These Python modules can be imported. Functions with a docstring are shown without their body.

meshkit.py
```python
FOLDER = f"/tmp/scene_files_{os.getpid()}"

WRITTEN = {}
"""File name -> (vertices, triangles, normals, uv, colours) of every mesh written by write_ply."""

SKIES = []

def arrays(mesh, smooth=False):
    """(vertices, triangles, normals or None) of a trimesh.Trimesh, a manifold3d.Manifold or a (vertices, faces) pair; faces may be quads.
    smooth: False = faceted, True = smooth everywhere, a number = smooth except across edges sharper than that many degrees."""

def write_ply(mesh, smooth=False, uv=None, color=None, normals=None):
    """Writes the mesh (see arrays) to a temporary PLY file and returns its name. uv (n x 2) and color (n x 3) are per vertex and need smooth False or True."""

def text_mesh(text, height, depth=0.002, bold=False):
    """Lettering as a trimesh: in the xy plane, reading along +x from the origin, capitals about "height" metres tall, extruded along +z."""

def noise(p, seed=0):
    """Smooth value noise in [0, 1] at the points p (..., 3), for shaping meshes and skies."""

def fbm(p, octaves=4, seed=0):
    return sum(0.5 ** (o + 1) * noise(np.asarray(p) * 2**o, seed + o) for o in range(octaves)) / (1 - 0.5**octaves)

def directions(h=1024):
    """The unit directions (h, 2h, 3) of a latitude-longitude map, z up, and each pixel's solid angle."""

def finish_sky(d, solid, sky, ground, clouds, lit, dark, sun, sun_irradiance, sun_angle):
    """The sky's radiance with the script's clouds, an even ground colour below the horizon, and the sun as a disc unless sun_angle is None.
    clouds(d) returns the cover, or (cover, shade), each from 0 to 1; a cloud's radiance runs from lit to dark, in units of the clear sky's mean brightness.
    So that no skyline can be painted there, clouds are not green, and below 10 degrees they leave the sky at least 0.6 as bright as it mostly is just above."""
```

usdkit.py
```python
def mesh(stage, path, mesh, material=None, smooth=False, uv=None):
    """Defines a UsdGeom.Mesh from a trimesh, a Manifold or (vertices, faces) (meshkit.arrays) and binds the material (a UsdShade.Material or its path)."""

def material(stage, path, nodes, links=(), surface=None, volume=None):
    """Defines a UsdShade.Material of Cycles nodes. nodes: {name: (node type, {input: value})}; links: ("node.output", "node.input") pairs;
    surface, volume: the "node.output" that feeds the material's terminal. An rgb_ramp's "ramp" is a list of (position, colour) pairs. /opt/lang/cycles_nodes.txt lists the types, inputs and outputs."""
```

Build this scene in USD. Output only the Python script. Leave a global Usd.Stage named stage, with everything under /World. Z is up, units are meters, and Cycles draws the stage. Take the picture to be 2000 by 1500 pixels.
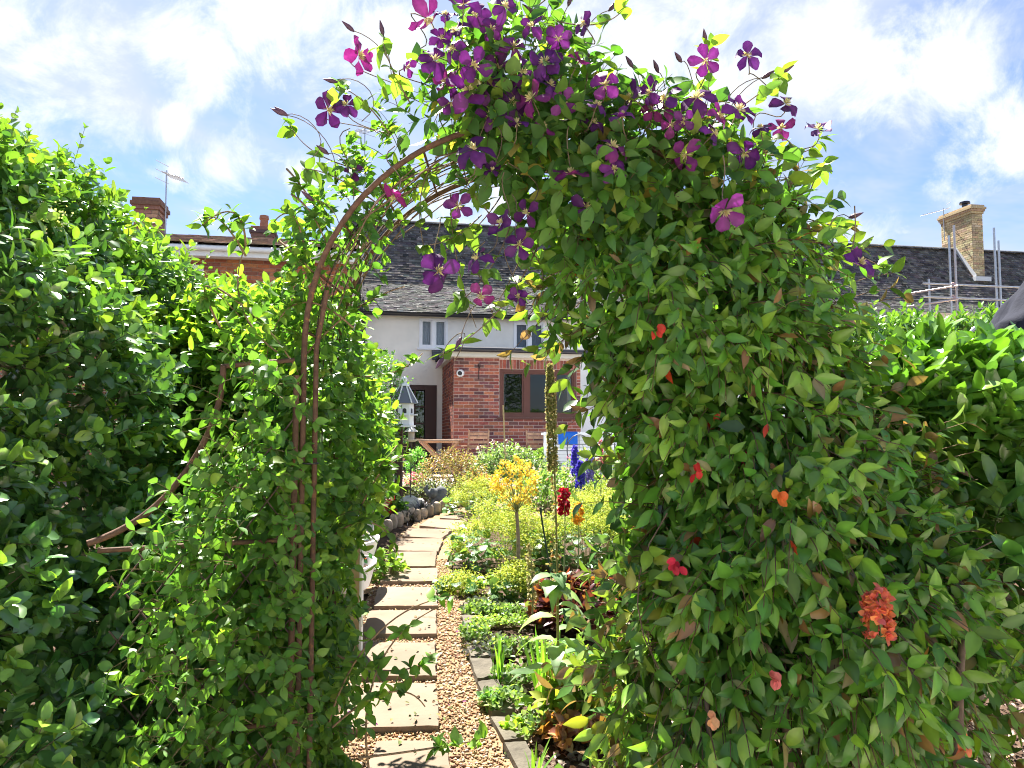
import math, numpy as np, trimesh, usdkit, meshkit
from PIL import Image, ImageDraw
from scipy import ndimage
from pxr import Usd, UsdGeom, UsdLux, UsdShade, Gf, Sdf, Vt

stage = Usd.Stage.CreateInMemory()
UsdGeom.SetStageUpAxis(stage, 'Z')
UsdGeom.SetStageMetersPerUnit(stage, 1.0)
UsdGeom.Xform.Define(stage, '/World')
UsdGeom.Scope.Define(stage, '/World/Looks')
T = Sdf.ValueTypeNames

# ------------------------------------------------------------------ camera, sky, sun, exposure
EYE, F = np.array([0, 0, 1.55]), 1500.0
PITCH = math.atan(100 / F)
CP, SP = math.cos(PITCH), math.sin(PITCH)
cam = UsdGeom.Camera.Define(stage, '/World/camera')
cam.AddTransformOp().Set(Gf.Matrix4d(1, 0, 0, 0, 0, -SP, CP, 0, 0, -CP, -SP, 0, *map(float, EYE), 1))
cam.CreateHorizontalApertureAttr(36.0)
cam.CreateVerticalApertureAttr(27.0)
cam.CreateFocalLengthAttr(36.0 * F / 2000)
cam.CreateClippingRangeAttr(Gf.Vec2f(0.05, 3000))
cam.CreateExposureAttr(EXPOSURE := 3.6)

SUN_AZ, SUN_EL = math.radians(-24), math.radians(57)
SUN = np.array([math.sin(SUN_AZ) * math.cos(SUN_EL), math.cos(SUN_AZ) * math.cos(SUN_EL), math.sin(SUN_EL)])
sun = UsdLux.DistantLight.Define(stage, '/World/sun')
sun.CreateNormalizeAttr(True); sun.CreateIntensityAttr(0.5); sun.CreateAngleAttr(0.5); sun.CreateColorAttr(Gf.Vec3f(1, 0.95, 0.87))
sx = np.cross([0, 0, 1], SUN); sx /= np.linalg.norm(sx); sy = np.cross(SUN, sx)
sun.AddTransformOp().Set(Gf.Matrix4d(*map(float, sx), 0, *map(float, sy), 0, *map(float, SUN), 0, 0, 0, 0, 1))


def ray(x, y):
    u, v = np.asarray(x, float) - 1000, 750 - np.asarray(y, float)
    return np.stack([u + 0 * v, F * CP - v * SP + 0 * u, F * SP + v * CP + 0 * u], -1)


def at(x, y, Y):
    d = ray(x, y)
    return EYE + d * (np.asarray(Y, float) / d[..., 1])[..., None]


def clouds():
    nodes = {'tc': ('texture_coordinate', {}), 'sep': ('separate_xyz', {}),
             'sky': ('sky_texture', dict(sky_type='single_scattering', sun_disc=False, sun_elevation=SUN_EL, sun_rotation=SUN_AZ, altitude=50.0, air_density=1.0, aerosol_density=0.25, ozone_density=1.2)),
             'zc': ('math', dict(math_type='maximum', value2=0.02)), 'za': ('math', dict(math_type='add', value2=0.22)),
             'dx': ('math', dict(math_type='divide')), 'dy': ('math', dict(math_type='divide')), 'pl': ('combine_xyz', dict(z=0.37)),
             'blue': ('mix', dict(mix_type='multiply', fac=1.0, color2=(0.235, 0.27, 0.335))),
             'n1': ('noise_texture', dict(scale=1.05, detail=6.0, roughness=0.6, distortion=0.5)),
             'n2': ('noise_texture', dict(scale=9.0, detail=9.0, roughness=0.66, distortion=0.4)),
             'n3': ('noise_texture', dict(scale=3.4, detail=7.0, roughness=0.62, distortion=0.6)),
             'veil': ('map_range', dict(range_type='smoothstep', from_min=0.36, from_max=0.66, to_min=0.0, to_max=0.85, clamp=True)),
             'bg': ('background_shader', dict(strength=0.05)), 'mixv': ('mix', dict(mix_type='mix', color2=VEILC)), 'mixc': ('mix', dict(mix_type='mix', color2=CLOUDC))}
    links = [('tc.generated', 'sep.vector'), ('sep.z', 'zc.value1'), ('zc.value', 'za.value1'), ('sep.x', 'dx.value1'), ('za.value', 'dx.value2'), ('sep.y', 'dy.value1'), ('za.value', 'dy.value2'),
             ('dx.value', 'pl.x'), ('dy.value', 'pl.y'), ('pl.vector', 'n1.vector'), ('tc.generated', 'n2.vector'), ('pl.vector', 'n3.vector'), ('n1.fac', 'veil.value')]
    puffs = [(60, 150, 170), (200, 225, 110), (330, 240, 60), (430, 330, 95), (340, 345, 50), (590, 340, 60), (880, 390, 110), (980, 380, 90), (560, 20, 190), (380, 110, 110),
             (1620, 110, 120), (1720, 160, 130), (1860, 120, 160), (1250, 70, 190), (1400, 170, 110), (1120, 60, 120), (1980, 260, 130), (1680, 462, 75), (1610, 450, 60), (760, 80, 110), (20, 20, 150)]
    last = None
    for i, (x, y, r) in enumerate(puffs):  # clouds standing in the sky, each a direction and an angular size
        d = ray(x, y); d = d / np.linalg.norm(d)
        nodes[f'd{i}'] = ('vector_math', dict(math_type='distance', vector2=tuple(d)))
        nodes[f'f{i}'] = ('map_range', dict(from_min=0.0, from_max=1.25 * r / 1600, to_min=1.0, to_max=0.0, clamp=True))
        links += [('tc.generated', f'd{i}.vector1'), (f'd{i}.value', f'f{i}.value')]
        if last:
            nodes[f'm{i}'] = ('math', dict(math_type='maximum'))
            links += [(last, f'm{i}.value1'), (f'f{i}.result', f'm{i}.value2')]
            last = f'm{i}.value'
        else:
            last = f'f{i}.result'
    nodes |= {'nn': ('math', dict(math_type='multiply_add', value2=2.9, value3=-1.5)), 'sum': ('math', dict(math_type='add')), 'ppr': ('map_range', dict(range_type='smoothstep', from_min=0.12, from_max=0.95, to_min=0.0, to_max=0.95, clamp=True)),
              'far': ('map_range', dict(range_type='smoothstep', from_min=0.58, from_max=0.78, to_min=0.0, to_max=0.8, clamp=True)), 'mx': ('math', dict(math_type='maximum'))}
    links += [('n2.fac', 'nn.value1'), ('nn.value', 'sum.value1'), (last, 'sum.value2'), ('sum.value', 'ppr.value'), ('n3.fac', 'far.value'), ('ppr.result', 'mx.value1'), ('far.result', 'mx.value2'),
              ('sky.color', 'blue.color1'), ('blue.color', 'mixv.color1'), ('veil.result', 'mixv.fac'), ('mixv.color', 'mixc.color1'), ('mx.value', 'mixc.fac'), ('mixc.color', 'bg.color')]
    return usdkit.material(stage, '/World/Looks/sky', nodes, links, surface='bg.background')


VEILC, CLOUDC = (1.36, 1.47, 1.7), (1.95, 2.0, 2.1)
sky = UsdLux.DomeLight.Define(stage, '/World/sky')
UsdShade.MaterialBindingAPI.Apply(sky.GetPrim()).Bind(clouds())
sky.GetPrim().SetCustomDataByKey('kind', 'structure')

# ------------------------------------------------------------------ helpers
R = np.random.default_rng(7)
MATS, COUNT, LOC = {}, {}, {}


def unit(a):
    a = np.asarray(a, float)
    return a / np.maximum(np.linalg.norm(a, axis=-1, keepdims=True), 1e-9)


def name_in(parent, name):
    k = (parent, name)
    COUNT[k] = COUNT.get(k, -1) + 1
    return f'{parent}/{name}' + (f'_{COUNT[k]:03d}' if COUNT[k] else '')


def thing(name, label, cat, loc=(0, 0, 0), group=None, kind=None):
    x = UsdGeom.Xform.Define(stage, name_in('/World', name))
    x.AddTranslateOp().Set(Gf.Vec3d(*map(float, loc)))
    LOC[str(x.GetPath())] = np.asarray(loc, float)
    keys(x.GetPrim(), label, cat, group, kind)
    return str(x.GetPath())


def keys(p, label=None, category=None, group=None, kind=None):
    for k, s in (('label', label), ('category', category), ('group', group), ('kind', kind)):
        if s:
            p.SetCustomDataByKey(k, s)


def part_group(parent, name, label=None):
    """A part that is made of sub-parts."""
    x = UsdGeom.Xform.Define(stage, name_in(parent, name))
    keys(x.GetPrim(), label)
    return str(x.GetPath())


class MB:
    """Collects geometry for ONE mesh of the scene."""
    def __init__(self):
        self.v, self.f, self.c, self.n = [], [], [], 0

    def add(self, v, f, col=(1, 1, 1)):
        v = np.asarray(v, float).reshape(-1, 3); f = np.asarray(f, int)
        if f.shape[1] == 4:
            f = np.vstack([f[:, [0, 1, 2]], f[:, [0, 2, 3]]])
        self.v.append(v); self.f.append(f + self.n); self.c.append(np.broadcast_to(np.asarray(col, float), v.shape)); self.n += len(v)
        return self

    def tm(self, m, col=(1, 1, 1)):
        return self.add(m.vertices, m.faces, col)

    def box(self, a, b, col=(1, 1, 1), fn=None):
        """Box between corners a, b, through the map fn (local to world)."""
        (x0, y0, z0), (x1, y1, z1) = np.minimum(a, b), np.maximum(a, b)
        v = np.array([[x, y, z] for z in (z0, z1) for y in (y0, y1) for x in (x0, x1)])
        return self.add(fn(v) if fn else v, BOXF, col)

    def tube(self, p, r, sides=8, col=(1, 1, 1), caps=True):
        p = np.asarray(p, float); r = np.broadcast_to(r, (len(p),))
        t = unit(np.gradient(p, axis=0))
        ref = np.array([0, 0, 1.0]) if abs(t[:, 2]).max() < 0.95 else (np.array([0, 1.0, 0]) if abs(t[:, 1]).max() < 0.95 else np.array([0.7, 0.71, 0.1]))
        a = unit(np.cross(t, ref)); b = np.cross(t, a)
        an = np.arange(sides) * 2 * np.pi / sides
        v = p[:, None] + r[:, None, None] * (np.cos(an)[None, :, None] * a[:, None] + np.sin(an)[None, :, None] * b[:, None])
        i, j = np.meshgrid(np.arange(len(p) - 1), np.arange(sides), indexing='ij')
        q = np.stack([i * sides + j, i * sides + (j + 1) % sides, (i + 1) * sides + (j + 1) % sides, (i + 1) * sides + j], -1).reshape(-1, 4)
        self.add(v.reshape(-1, 3), q, col)
        if caps:
            for e, fl in ((0, 1), (len(p) - 1, -1)):
                idx = np.arange(1, sides - 1)
                ring = v[e]
                self.add(ring, np.stack([0 * idx, idx, idx + 1], 1)[:, ::fl], col)
        return self

    def build(self, name, mat, parent=None, smooth=False, **k):
        v, f, c = np.vstack(self.v), np.vstack(self.f), np.vstack(self.c)
        top = parent or '/World'
        path = name_in(top, name)
        own = LOC.get('/'.join(path.split('/')[:3]), np.zeros(3))
        if smooth and smooth is not True:
            m = trimesh.Trimesh(v, f, process=False)
            w = trimesh.graph.smooth_shade(m, angle=np.radians(smooth), facet_minarea=None)
            key = np.argmin if False else None
            from scipy.spatial import cKDTree
            c = c[cKDTree(v).query(w.vertices)[1]]
            v, f = np.array(w.vertices), np.array(w.faces)
        write(path, v - own, f, c, mat, smooth)
        keys(stage.GetPrimAtPath(path), **k)
        return path


BOXF = np.array([[0, 2, 3, 1], [4, 5, 7, 6], [0, 1, 5, 4], [2, 6, 7, 3], [0, 4, 6, 2], [1, 3, 7, 5]])


def normals(v, f):
    fn = np.cross(v[f[:, 1]] - v[f[:, 0]], v[f[:, 2]] - v[f[:, 0]])
    n = np.stack([sum(np.bincount(f[:, i], fn[:, k], len(v)) for i in range(3)) for k in range(3)], 1)
    return unit(n)


def write(path, v, f, c, mat, smooth):
    m = UsdGeom.Mesh.Define(stage, path)
    m.CreatePointsAttr(Vt.Vec3fArray.FromNumpy(v.astype(np.float32)))
    m.CreateFaceVertexCountsAttr(Vt.IntArray.FromNumpy(np.full(len(f), 3, np.int32)))
    m.CreateFaceVertexIndicesAttr(Vt.IntArray.FromNumpy(np.ascontiguousarray(f, np.int32).ravel()))
    m.CreateSubdivisionSchemeAttr('none')
    if smooth:
        m.CreateNormalsAttr(Vt.Vec3fArray.FromNumpy(normals(v, f).astype(np.float32)))
        m.SetNormalsInterpolation('vertex')
    UsdGeom.PrimvarsAPI(m).CreatePrimvar('tint', T.Color3fArray, 'vertex').Set(Vt.Vec3fArray.FromNumpy(c.astype(np.float32)))
    UsdShade.MaterialBindingAPI.Apply(m.GetPrim()).Bind(MATS[mat])


# ------------------------------------------------------------------ materials
def tinted(name, rough=0.6, spec=0.4, scale=30.0, amt=0.25, bump=0.0, bscale=None, metallic=0.0, trans=0.0, tcol=(1.3, 1.45, 0.5), detail=4.0, spots=None, coat=0.0, gain=1.0):
    """The mesh's own tint, mottled by noise in object space; optional bump, spots (colour, threshold, scale) and light passing through (leaves, petals)."""
    n = {'a': ('attribute', dict(attribute='tint')), 'g': ('texture_coordinate', {}), 'n': ('noise_texture', dict(scale=scale, detail=detail, roughness=0.6)),
         'r': ('map_range', dict(from_min=0.25, from_max=0.75, to_min=(1 - amt) * gain, to_max=(1 + amt) * gain, clamp=True)), 'm': ('mix', dict(mix_type='multiply', fac=1.0)),
         'p': ('principled_bsdf', dict(roughness=rough, specular_ior_level=spec, metallic=metallic, coat_weight=coat, coat_roughness=0.15))}
    l = [('g.object', 'n.vector'), ('n.fac', 'r.value'), ('a.color', 'm.color1'), ('r.result', 'm.color2')]
    col = 'm.color'
    if spots:
        sc, th, sz = spots
        n |= {'v': ('noise_texture', dict(scale=sz, detail=3.0, roughness=0.7)), 'vs': ('map_range', dict(range_type='smoothstep', from_min=th, from_max=th + 0.06, clamp=True)), 'ms': ('mix', dict(mix_type='mix', color2=sc))}
        l += [('g.object', 'v.vector'), ('v.fac', 'vs.value'), ('vs.result', 'ms.fac'), ('m.color', 'ms.color1')]
        col = 'ms.color'
    l.append((col, 'p.base_color'))
    if bump:
        n |= {'bn': ('noise_texture', dict(scale=bscale or scale, detail=6.0, roughness=0.65)), 'b': ('bump', dict(strength=1.0, distance=bump))}
        l += [('g.object', 'bn.vector'), ('bn.fac', 'b.height'), ('b.normal', 'p.normal')]
    out = 'p.BSDF'
    if trans:
        n |= {'tm': ('mix', dict(mix_type='multiply', fac=1.0, color2=tcol)), 't': ('translucent_bsdf', {}), 'x': ('mix_closure', dict(fac=trans))}
        l += [(col, 'tm.color1'), ('tm.color', 't.color'), ('p.BSDF', 'x.closure1'), ('t.BSDF', 'x.closure2')]
        out = 'x.closure'
    MATS[name] = usdkit.material(stage, '/World/Looks/' + name, n, l, surface=out)


tinted('leaf', 0.42, 0.45, 25, 0.18, gain=1.3, trans=0.51, tcol=(1.15, 1.25, 0.4))
tinted('glossy_leaf', 0.2, 0.8, 25, 0.16, gain=1.5, trans=0.3, tcol=(1.1, 1.2, 0.4))
tinted('waxy_leaf', 0.27, 0.6, 18, 0.2, gain=1.3, trans=0.44, tcol=(1.2, 1.2, 0.4))
tinted('petal', 0.5, 0.3, 60, 0.25, trans=0.2, tcol=(1.1, 0.6, 1.1))
tinted('bright_petal', 0.5, 0.3, 60, 0.2, trans=0.42, tcol=(1.1, 1.0, 0.8))
tinted('bark', 0.85, 0.2, 40, 0.35, 0.004, 90)
tinted('brown_tube', 0.75, 0.25, 45, 0.45, 0.002, 120, spots=((0.22, 0.10, 0.045), 0.60, 30.0))
tinted('timber', 0.75, 0.25, 14, 0.3, 0.002, 60)
tinted('painted', 0.4, 0.45, 6, 0.06, 0.0006, 60)
tinted('plastic', 0.35, 0.5, 8, 0.05)
tinted('metal', 0.35, 0.5, 20, 0.15, metallic=0.85)
tinted('render_wall', 0.85, 0.2, 1.1, 0.14, 0.004, 70)
tinted('brick', 0.85, 0.2, 22, 0.30, 0.004, 90)
tinted('mortar', 0.9, 0.2, 15, 0.15, 0.003, 120)
tinted('roof_tile', 0.95, 0.05, 6, 0.35, 0.006, 40, spots=((0.40, 0.40, 0.37), 0.62, 13.0))
tinted('brown_tile', 0.85, 0.2, 9, 0.35, 0.006, 40, spots=((0.5, 0.45, 0.36), 0.68, 9.0))
tinted('sandstone', 0.95, 0.04, 2.5, 0.2, 0.005, 9, detail=6, spots=((0.165, 0.125, 0.09), 0.63, 5.0))
tinted('stone', 0.9, 0.2, 12, 0.35, 0.012, 25)
tinted('pebble', 0.85, 0.1, 60, 0.2)
tinted('soil', 0.95, 0.1, 5, 0.5, 0.03, 18, detail=8)
tinted('gravel', 0.95, 0.05, 75, 0.5, 0.012, 70, detail=3)
tinted('cloth', 0.85, 0.2, 30, 0.12, 0.003, 300)
tinted('cover', 0.85, 0.1, 14, 0.25, 0.004, 40)
tinted('curtain', 0.9, 0.1, 20, 0.1)
MATS['glass'] = usdkit.material(stage, '/World/Looks/glass', {'f': ('fresnel', dict(IOR=1.55)), 't': ('transparent_bsdf', dict(color=(0.92, 0.95, 0.95))), 'g': ('glossy_bsdf', dict(roughness=0.01, color=(1, 1, 1))), 'x': ('mix_closure', {})},
                                [('f.fac', 'x.fac'), ('t.BSDF', 'x.closure1'), ('g.BSDF', 'x.closure2')], surface='x.closure')


# ------------------------------------------------------------------ leaves
STYLE = {  # rows (place along the leaf, half width): first and last are points
    'ovate': [(0, 0), (.07, .34), (.2, .8), (.4, 1), (.63, .80), (.83, .38), (1, 0)],
    'lance': [(0, 0), (.2, .55), (.5, 1), (.8, .55), (1, 0)],
    'oval': [(0, 0), (.2, .8), (.55, 1), (.85, .6), (1, 0)],
    'round': [(0, 0), (.08, .7), (.4, 1.1), (.75, .95), (.95, .5), (1, 0)],
    'heart': [(.0, 0), (-.04, .5), (.22, 1), (.5, .8), (.8, .35), (1, 0)],
    'petal': [(0, 0), (.25, .5), (.6, 1), (.82, .85), (.95, .4), (1.03, 0)],
    'blade': [(0, 0.0), (.02, .8), (.25, 1), (.5, .9), (.75, .6), (.9, .3), (1, 0)],
    'tiny': [(0, 0), (.55, 1), (1, 0)],
    'small': [(0, 0), (.3, .9), (.7, .8), (1, 0)],
}


def leaves(B, A, N, L, W, tint, style='ovate', curl=0.15, fold=0.2, mid=1.2, wave=0.0, rng=R):
    """Vertices (n, K, 3), triangles, tints of n leaves: base B, along A, upper side N, length L, half width W."""
    n = len(B); A = unit(A); S = np.cross(A, N); bad = np.linalg.norm(S, axis=1) < 1e-4; S[bad] = np.cross(A[bad], [0.3, 0.5, 0.8]); S = unit(S); N = np.cross(S, A)
    L, W, curl, fold = (np.broadcast_to(np.asarray(x, float), (n,))[:, None] for x in (L, W, curl, fold))
    rows = STYLE[style]; vs, cs, faces, idx, k = [], [], [], [], 0
    for i, (u, w) in enumerate(rows):
        mid_p = B + A * L * (u - 0.35 * np.abs(curl) * max(u, 0) ** 3) - N * L * curl * u * u
        if i in (0, len(rows) - 1):
            vs.append(mid_p); cs.append(tint * (1 + (mid - 1) * .5)); idx.append((k,)); k += 1
        else:
            for s in (-1, 0, 1):
                off = 0 if s == 0 else s * S * W * w + N * (fold * W * w + (wave * W * rng.normal(size=(n, 1)) if wave else 0))
                vs.append(mid_p + off); cs.append(tint * (mid if s == 0 else 1.0))
            idx.append((k, k + 1, k + 2)); k += 3
    for a, b in zip(idx, idx[1:]):
        if len(a) == 1:
            faces += [(a[0], b[1], b[0]), (a[0], b[2], b[1])]
        elif len(b) == 1:
            faces += [(a[0], a[1], b[0]), (a[1], a[2], b[0])]
        else:
            for s in (0, 1):
                faces += [(a[s], a[s + 1], b[s + 1]), (a[s], b[s + 1], b[s])]
    return np.stack(vs, 1), np.array(faces), np.clip(np.stack(cs, 1), 0, 1)


def project(P):
    d = np.asarray(P) - EYE
    w = d[..., 1] * CP + d[..., 2] * SP
    return 1000 + F * d[..., 0] / np.maximum(w, 1e-6), 750 - F * (d[..., 2] * CP - d[..., 1] * SP) / np.maximum(w, 1e-6), w


def emit(parent, batches, mat, most=300, name='leaf', rest='foliage', least=9):
    """The leaves that show largest become parts of their own, the rest one part."""
    C = np.concatenate([b[0].mean(1) for b in batches]); size = np.concatenate([np.linalg.norm(b[0][:, -1] - b[0][:, 0], axis=1) for b in batches])
    who = np.concatenate([np.full(len(b[0]), i) for i, b in enumerate(batches)]); which = np.concatenate([np.arange(len(b[0])) for b in batches])
    x, y, w = project(C)
    ok = (w > 0.3) & (x > 0) & (x < 2000) & (y > 0) & (y < 1500)
    cell = (np.clip(y, 0, 1499) // 22).astype(int) * 100 + (np.clip(x, 0, 1999) // 22).astype(int)
    near = np.full(10000, 1e9); np.minimum.at(near, cell[ok], w[ok])
    score = np.where(ok & (w <= near[cell] + 0.02), size / np.maximum(w, .1) * F, 0)
    pick = [i for i in np.argsort(-score)[:most] if score[i] > least]
    taken = [np.zeros(len(b[0]), bool) for b in batches]
    own = LOC.get('/'.join(parent.split('/')[:3]), np.zeros(3))
    for i in pick:
        v, f, c = batches[who[i]]; j = which[i]; taken[who[i]][j] = True
        write(name_in(parent, name), v[j] - own, f, c[j], mat, True)
    m = MB()
    for (v, f, c), t in zip(batches, taken):
        k = v.shape[1]; v, c = v[~t], c[~t]
        if len(v):
            m.add(v.reshape(-1, 3), (f[None] + (np.arange(len(v)) * k)[:, None, None]).reshape(-1, 3), c.reshape(-1, 3))
    if m.n:
        m.build(rest, mat, parent, True, kind='stuff')


def palette(n, cols, jit=0.12, rng=R):
    """n colours drawn from [(weight, colour)]."""
    w = np.array([c[0] for c in cols], float); k = rng.choice(len(cols), n, p=w / w.sum())
    c = np.array([c[1] for c in cols])[k]
    return np.clip(c * (1 + jit * rng.normal(size=(n, 1))) * (1 + 0.05 * rng.normal(size=(n, 3))), 0.003, 0.95)


def rand_dir(n, rng=R):
    return unit(rng.normal(size=(n, 3)))


def polymask(polys, s=4, pad=200):
    im = Image.new('L', ((2000 + 2 * pad) // s, (1500 + 2 * pad) // s))
    for p in (polys if isinstance(polys[0], list) else [polys]):
        ImageDraw.Draw(im).polygon([((x + pad) / s, (y + pad) / s) for x, y in p], fill=255)
    return np.asarray(im) > 0


def mass(polys, n, Yc, thick, bulge=150.0, front=0.6, rng=R, weight=None, s=4, pad=200, inset=0, lump=0.0):
    """n points through a rounded volume around depth Yc, whose side towards the lane reads as the outline; also the way out of it and the distance from its edge."""
    m = polymask(polys, s, pad); d = ndimage.distance_transform_edt(m) * s - inset; m = d > 0; d = np.maximum(d, 0)
    gy, gx = np.gradient(ndimage.gaussian_filter(d, 3))
    p = m.astype(float).ravel()
    if weight is not None:
        yy, xx = np.mgrid[:m.shape[0], :m.shape[1]]; p = p * weight(xx * s - pad, yy * s - pad).ravel()
    k = rng.choice(m.size, n, p=p / p.sum()); iy, ix = np.divmod(k, m.shape[1])
    x, y, dist = (ix + rng.random(n)) * s - pad, (iy + rng.random(n)) * s - pad, d.ravel()[k]
    q = np.clip(dist / bulge, 0, 1); h = thick * np.sqrt(1 - (1 - q) ** 2)
    yc = Yc(x, y) if callable(Yc) else np.full(n, float(Yc))
    yc = yc + lump * (meshkit.fbm(np.stack([x / 120, y / 120, 0 * x], -1), 3, 9) - .5)
    t = np.where(rng.random(n) < front, -rng.uniform(.7, 1.05, n), rng.uniform(-.9, 1, n))
    g = -np.stack([gx.ravel()[k], gy.ravel()[k]], 1); g = g / np.maximum(np.linalg.norm(g, axis=1, keepdims=True), 1e-6)
    out = unit(np.stack([g[:, 0] * (1.05 - q), t * (0.25 + q), -g[:, 1] * (1.05 - q)], 1))
    return at(x, y, yc + h * t), out, dist


def shoots(P, D, n_leaf, length, rng=R, droop=0.1, opposite=True, spread=1.0, up=0.3):
    """Leaf places along shoots: base, direction, upper side, share along the shoot; and the shoots' own points (n, 4, 3)."""
    n = len(P); D = unit(D); length = np.broadcast_to(length, (n,))
    ref = np.where(np.abs(D[:, 2:]) < .9, [[0, 0, 1.0]], [[1.0, 0, 0]]); a = unit(np.cross(D, ref)); b = np.cross(D, a); ph = rng.random(n) * 6.28
    out, k2 = [], 2 if opposite else 1
    for i in range(n_leaf):
        u = (i + 0.6) / n_leaf
        pos = P + D * (length * u)[:, None] - np.array([0, 0, 1.0]) * (droop * length * u * u)[:, None]
        for k in range(k2):
            an = ph + (i * 1.571 + k * np.pi if opposite else i * 2.4) + rng.normal(size=n) * .25
            side = a * np.cos(an)[:, None] + b * np.sin(an)[:, None]
            sp = spread * (1 - .35 * u)
            A = D * math.cos(sp) + side * math.sin(sp)
            N = D * math.sin(sp) - side * math.cos(sp) + np.array([0, 0, up])
            out.append((pos, unit(A + .18 * rng.normal(size=(n, 3))), unit(N + .2 * rng.normal(size=(n, 3))), np.full(n, u)))
    B, A, N, U = (np.concatenate([o[i] for o in out]) for i in range(4))
    us = np.linspace(0, 1, 4)[None, :, None]
    line = P[:, None] + D[:, None] * length[:, None, None] * us - np.array([0, 0, 1.0]) * (droop * length)[:, None, None] * us ** 2
    return B, A, N, U, line


def stems(parent, lines, r, col, mat='bark', name='stem', sides=3, **k):
    m = MB()
    for l in lines:
        m.tube(l, np.linspace(1, .4, len(l)) * r, sides, col, caps=False)
    if m.n:
        m.build(name, mat, parent, True, **k)


def spline(pts, n=24):
    """A smooth line through the points."""
    from scipy.interpolate import CubicSpline
    p = np.asarray(pts, float); t = np.r_[0, np.cumsum(np.linalg.norm(np.diff(p, axis=0), axis=1))]
    return CubicSpline(t, p)(np.linspace(0, t[-1], n))


def gz(X, Y):
    Y = np.asarray(Y, float)
    return np.where(Y < 11.5, .06 * Y, .69) + 0 * np.asarray(X, float)


def gp(x, y):
    """The point of the ground seen at a pixel."""
    d = ray(x, y); k = 1.55 / (.06 * d[..., 1] - d[..., 2])
    P = EYE + d * k[..., None]
    far = (P[..., 1] > 11.5) | (k < 0)
    k2 = (0.69 - 1.55) / np.where(d[..., 2] < 0, d[..., 2], -1e-3)
    return np.where(far[..., None], EYE + d * k2[..., None], P)

# ------------------------------------------------------------------ ground, path, patio
def sheet(xs, ys, dz, keep=None, rough=0.0):
    X, Y = np.meshgrid(xs, ys); Z = gz(X, Y) + dz
    if rough:
        Z = Z + rough * (meshkit.fbm(np.stack([X * 4, Y * 4, 0 * X], -1), 4, 3) - .5)
    v = np.stack([X, Y, Z], -1).reshape(-1, 3); n = len(xs)
    i, j = np.meshgrid(np.arange(len(ys) - 1), np.arange(n - 1), indexing='ij')
    q = np.stack([i * n + j, i * n + j + 1, (i + 1) * n + j + 1, (i + 1) * n + j], -1).reshape(-1, 4)
    if keep is not None:
        q = q[keep(v[q].mean(1))]
        u, inv = np.unique(q, return_inverse=True); v, q = v[u], inv.reshape(q.shape)
    return v, q


xs = np.unique(np.r_[np.linspace(-400, -6, 12), np.arange(-6, 6.01, .12), np.linspace(6, 400, 12)])
ys = np.unique(np.r_[np.linspace(-400, -1, 10), np.arange(-1, 11.5, .12), [11.5], np.linspace(12, 400, 14)])
soil = MB(); soil.add(*sheet(xs, ys, -.012, rough=.02), col=(.085, .055, .038)); soil.build('ground', 'soil', None, True, kind='structure')

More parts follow.
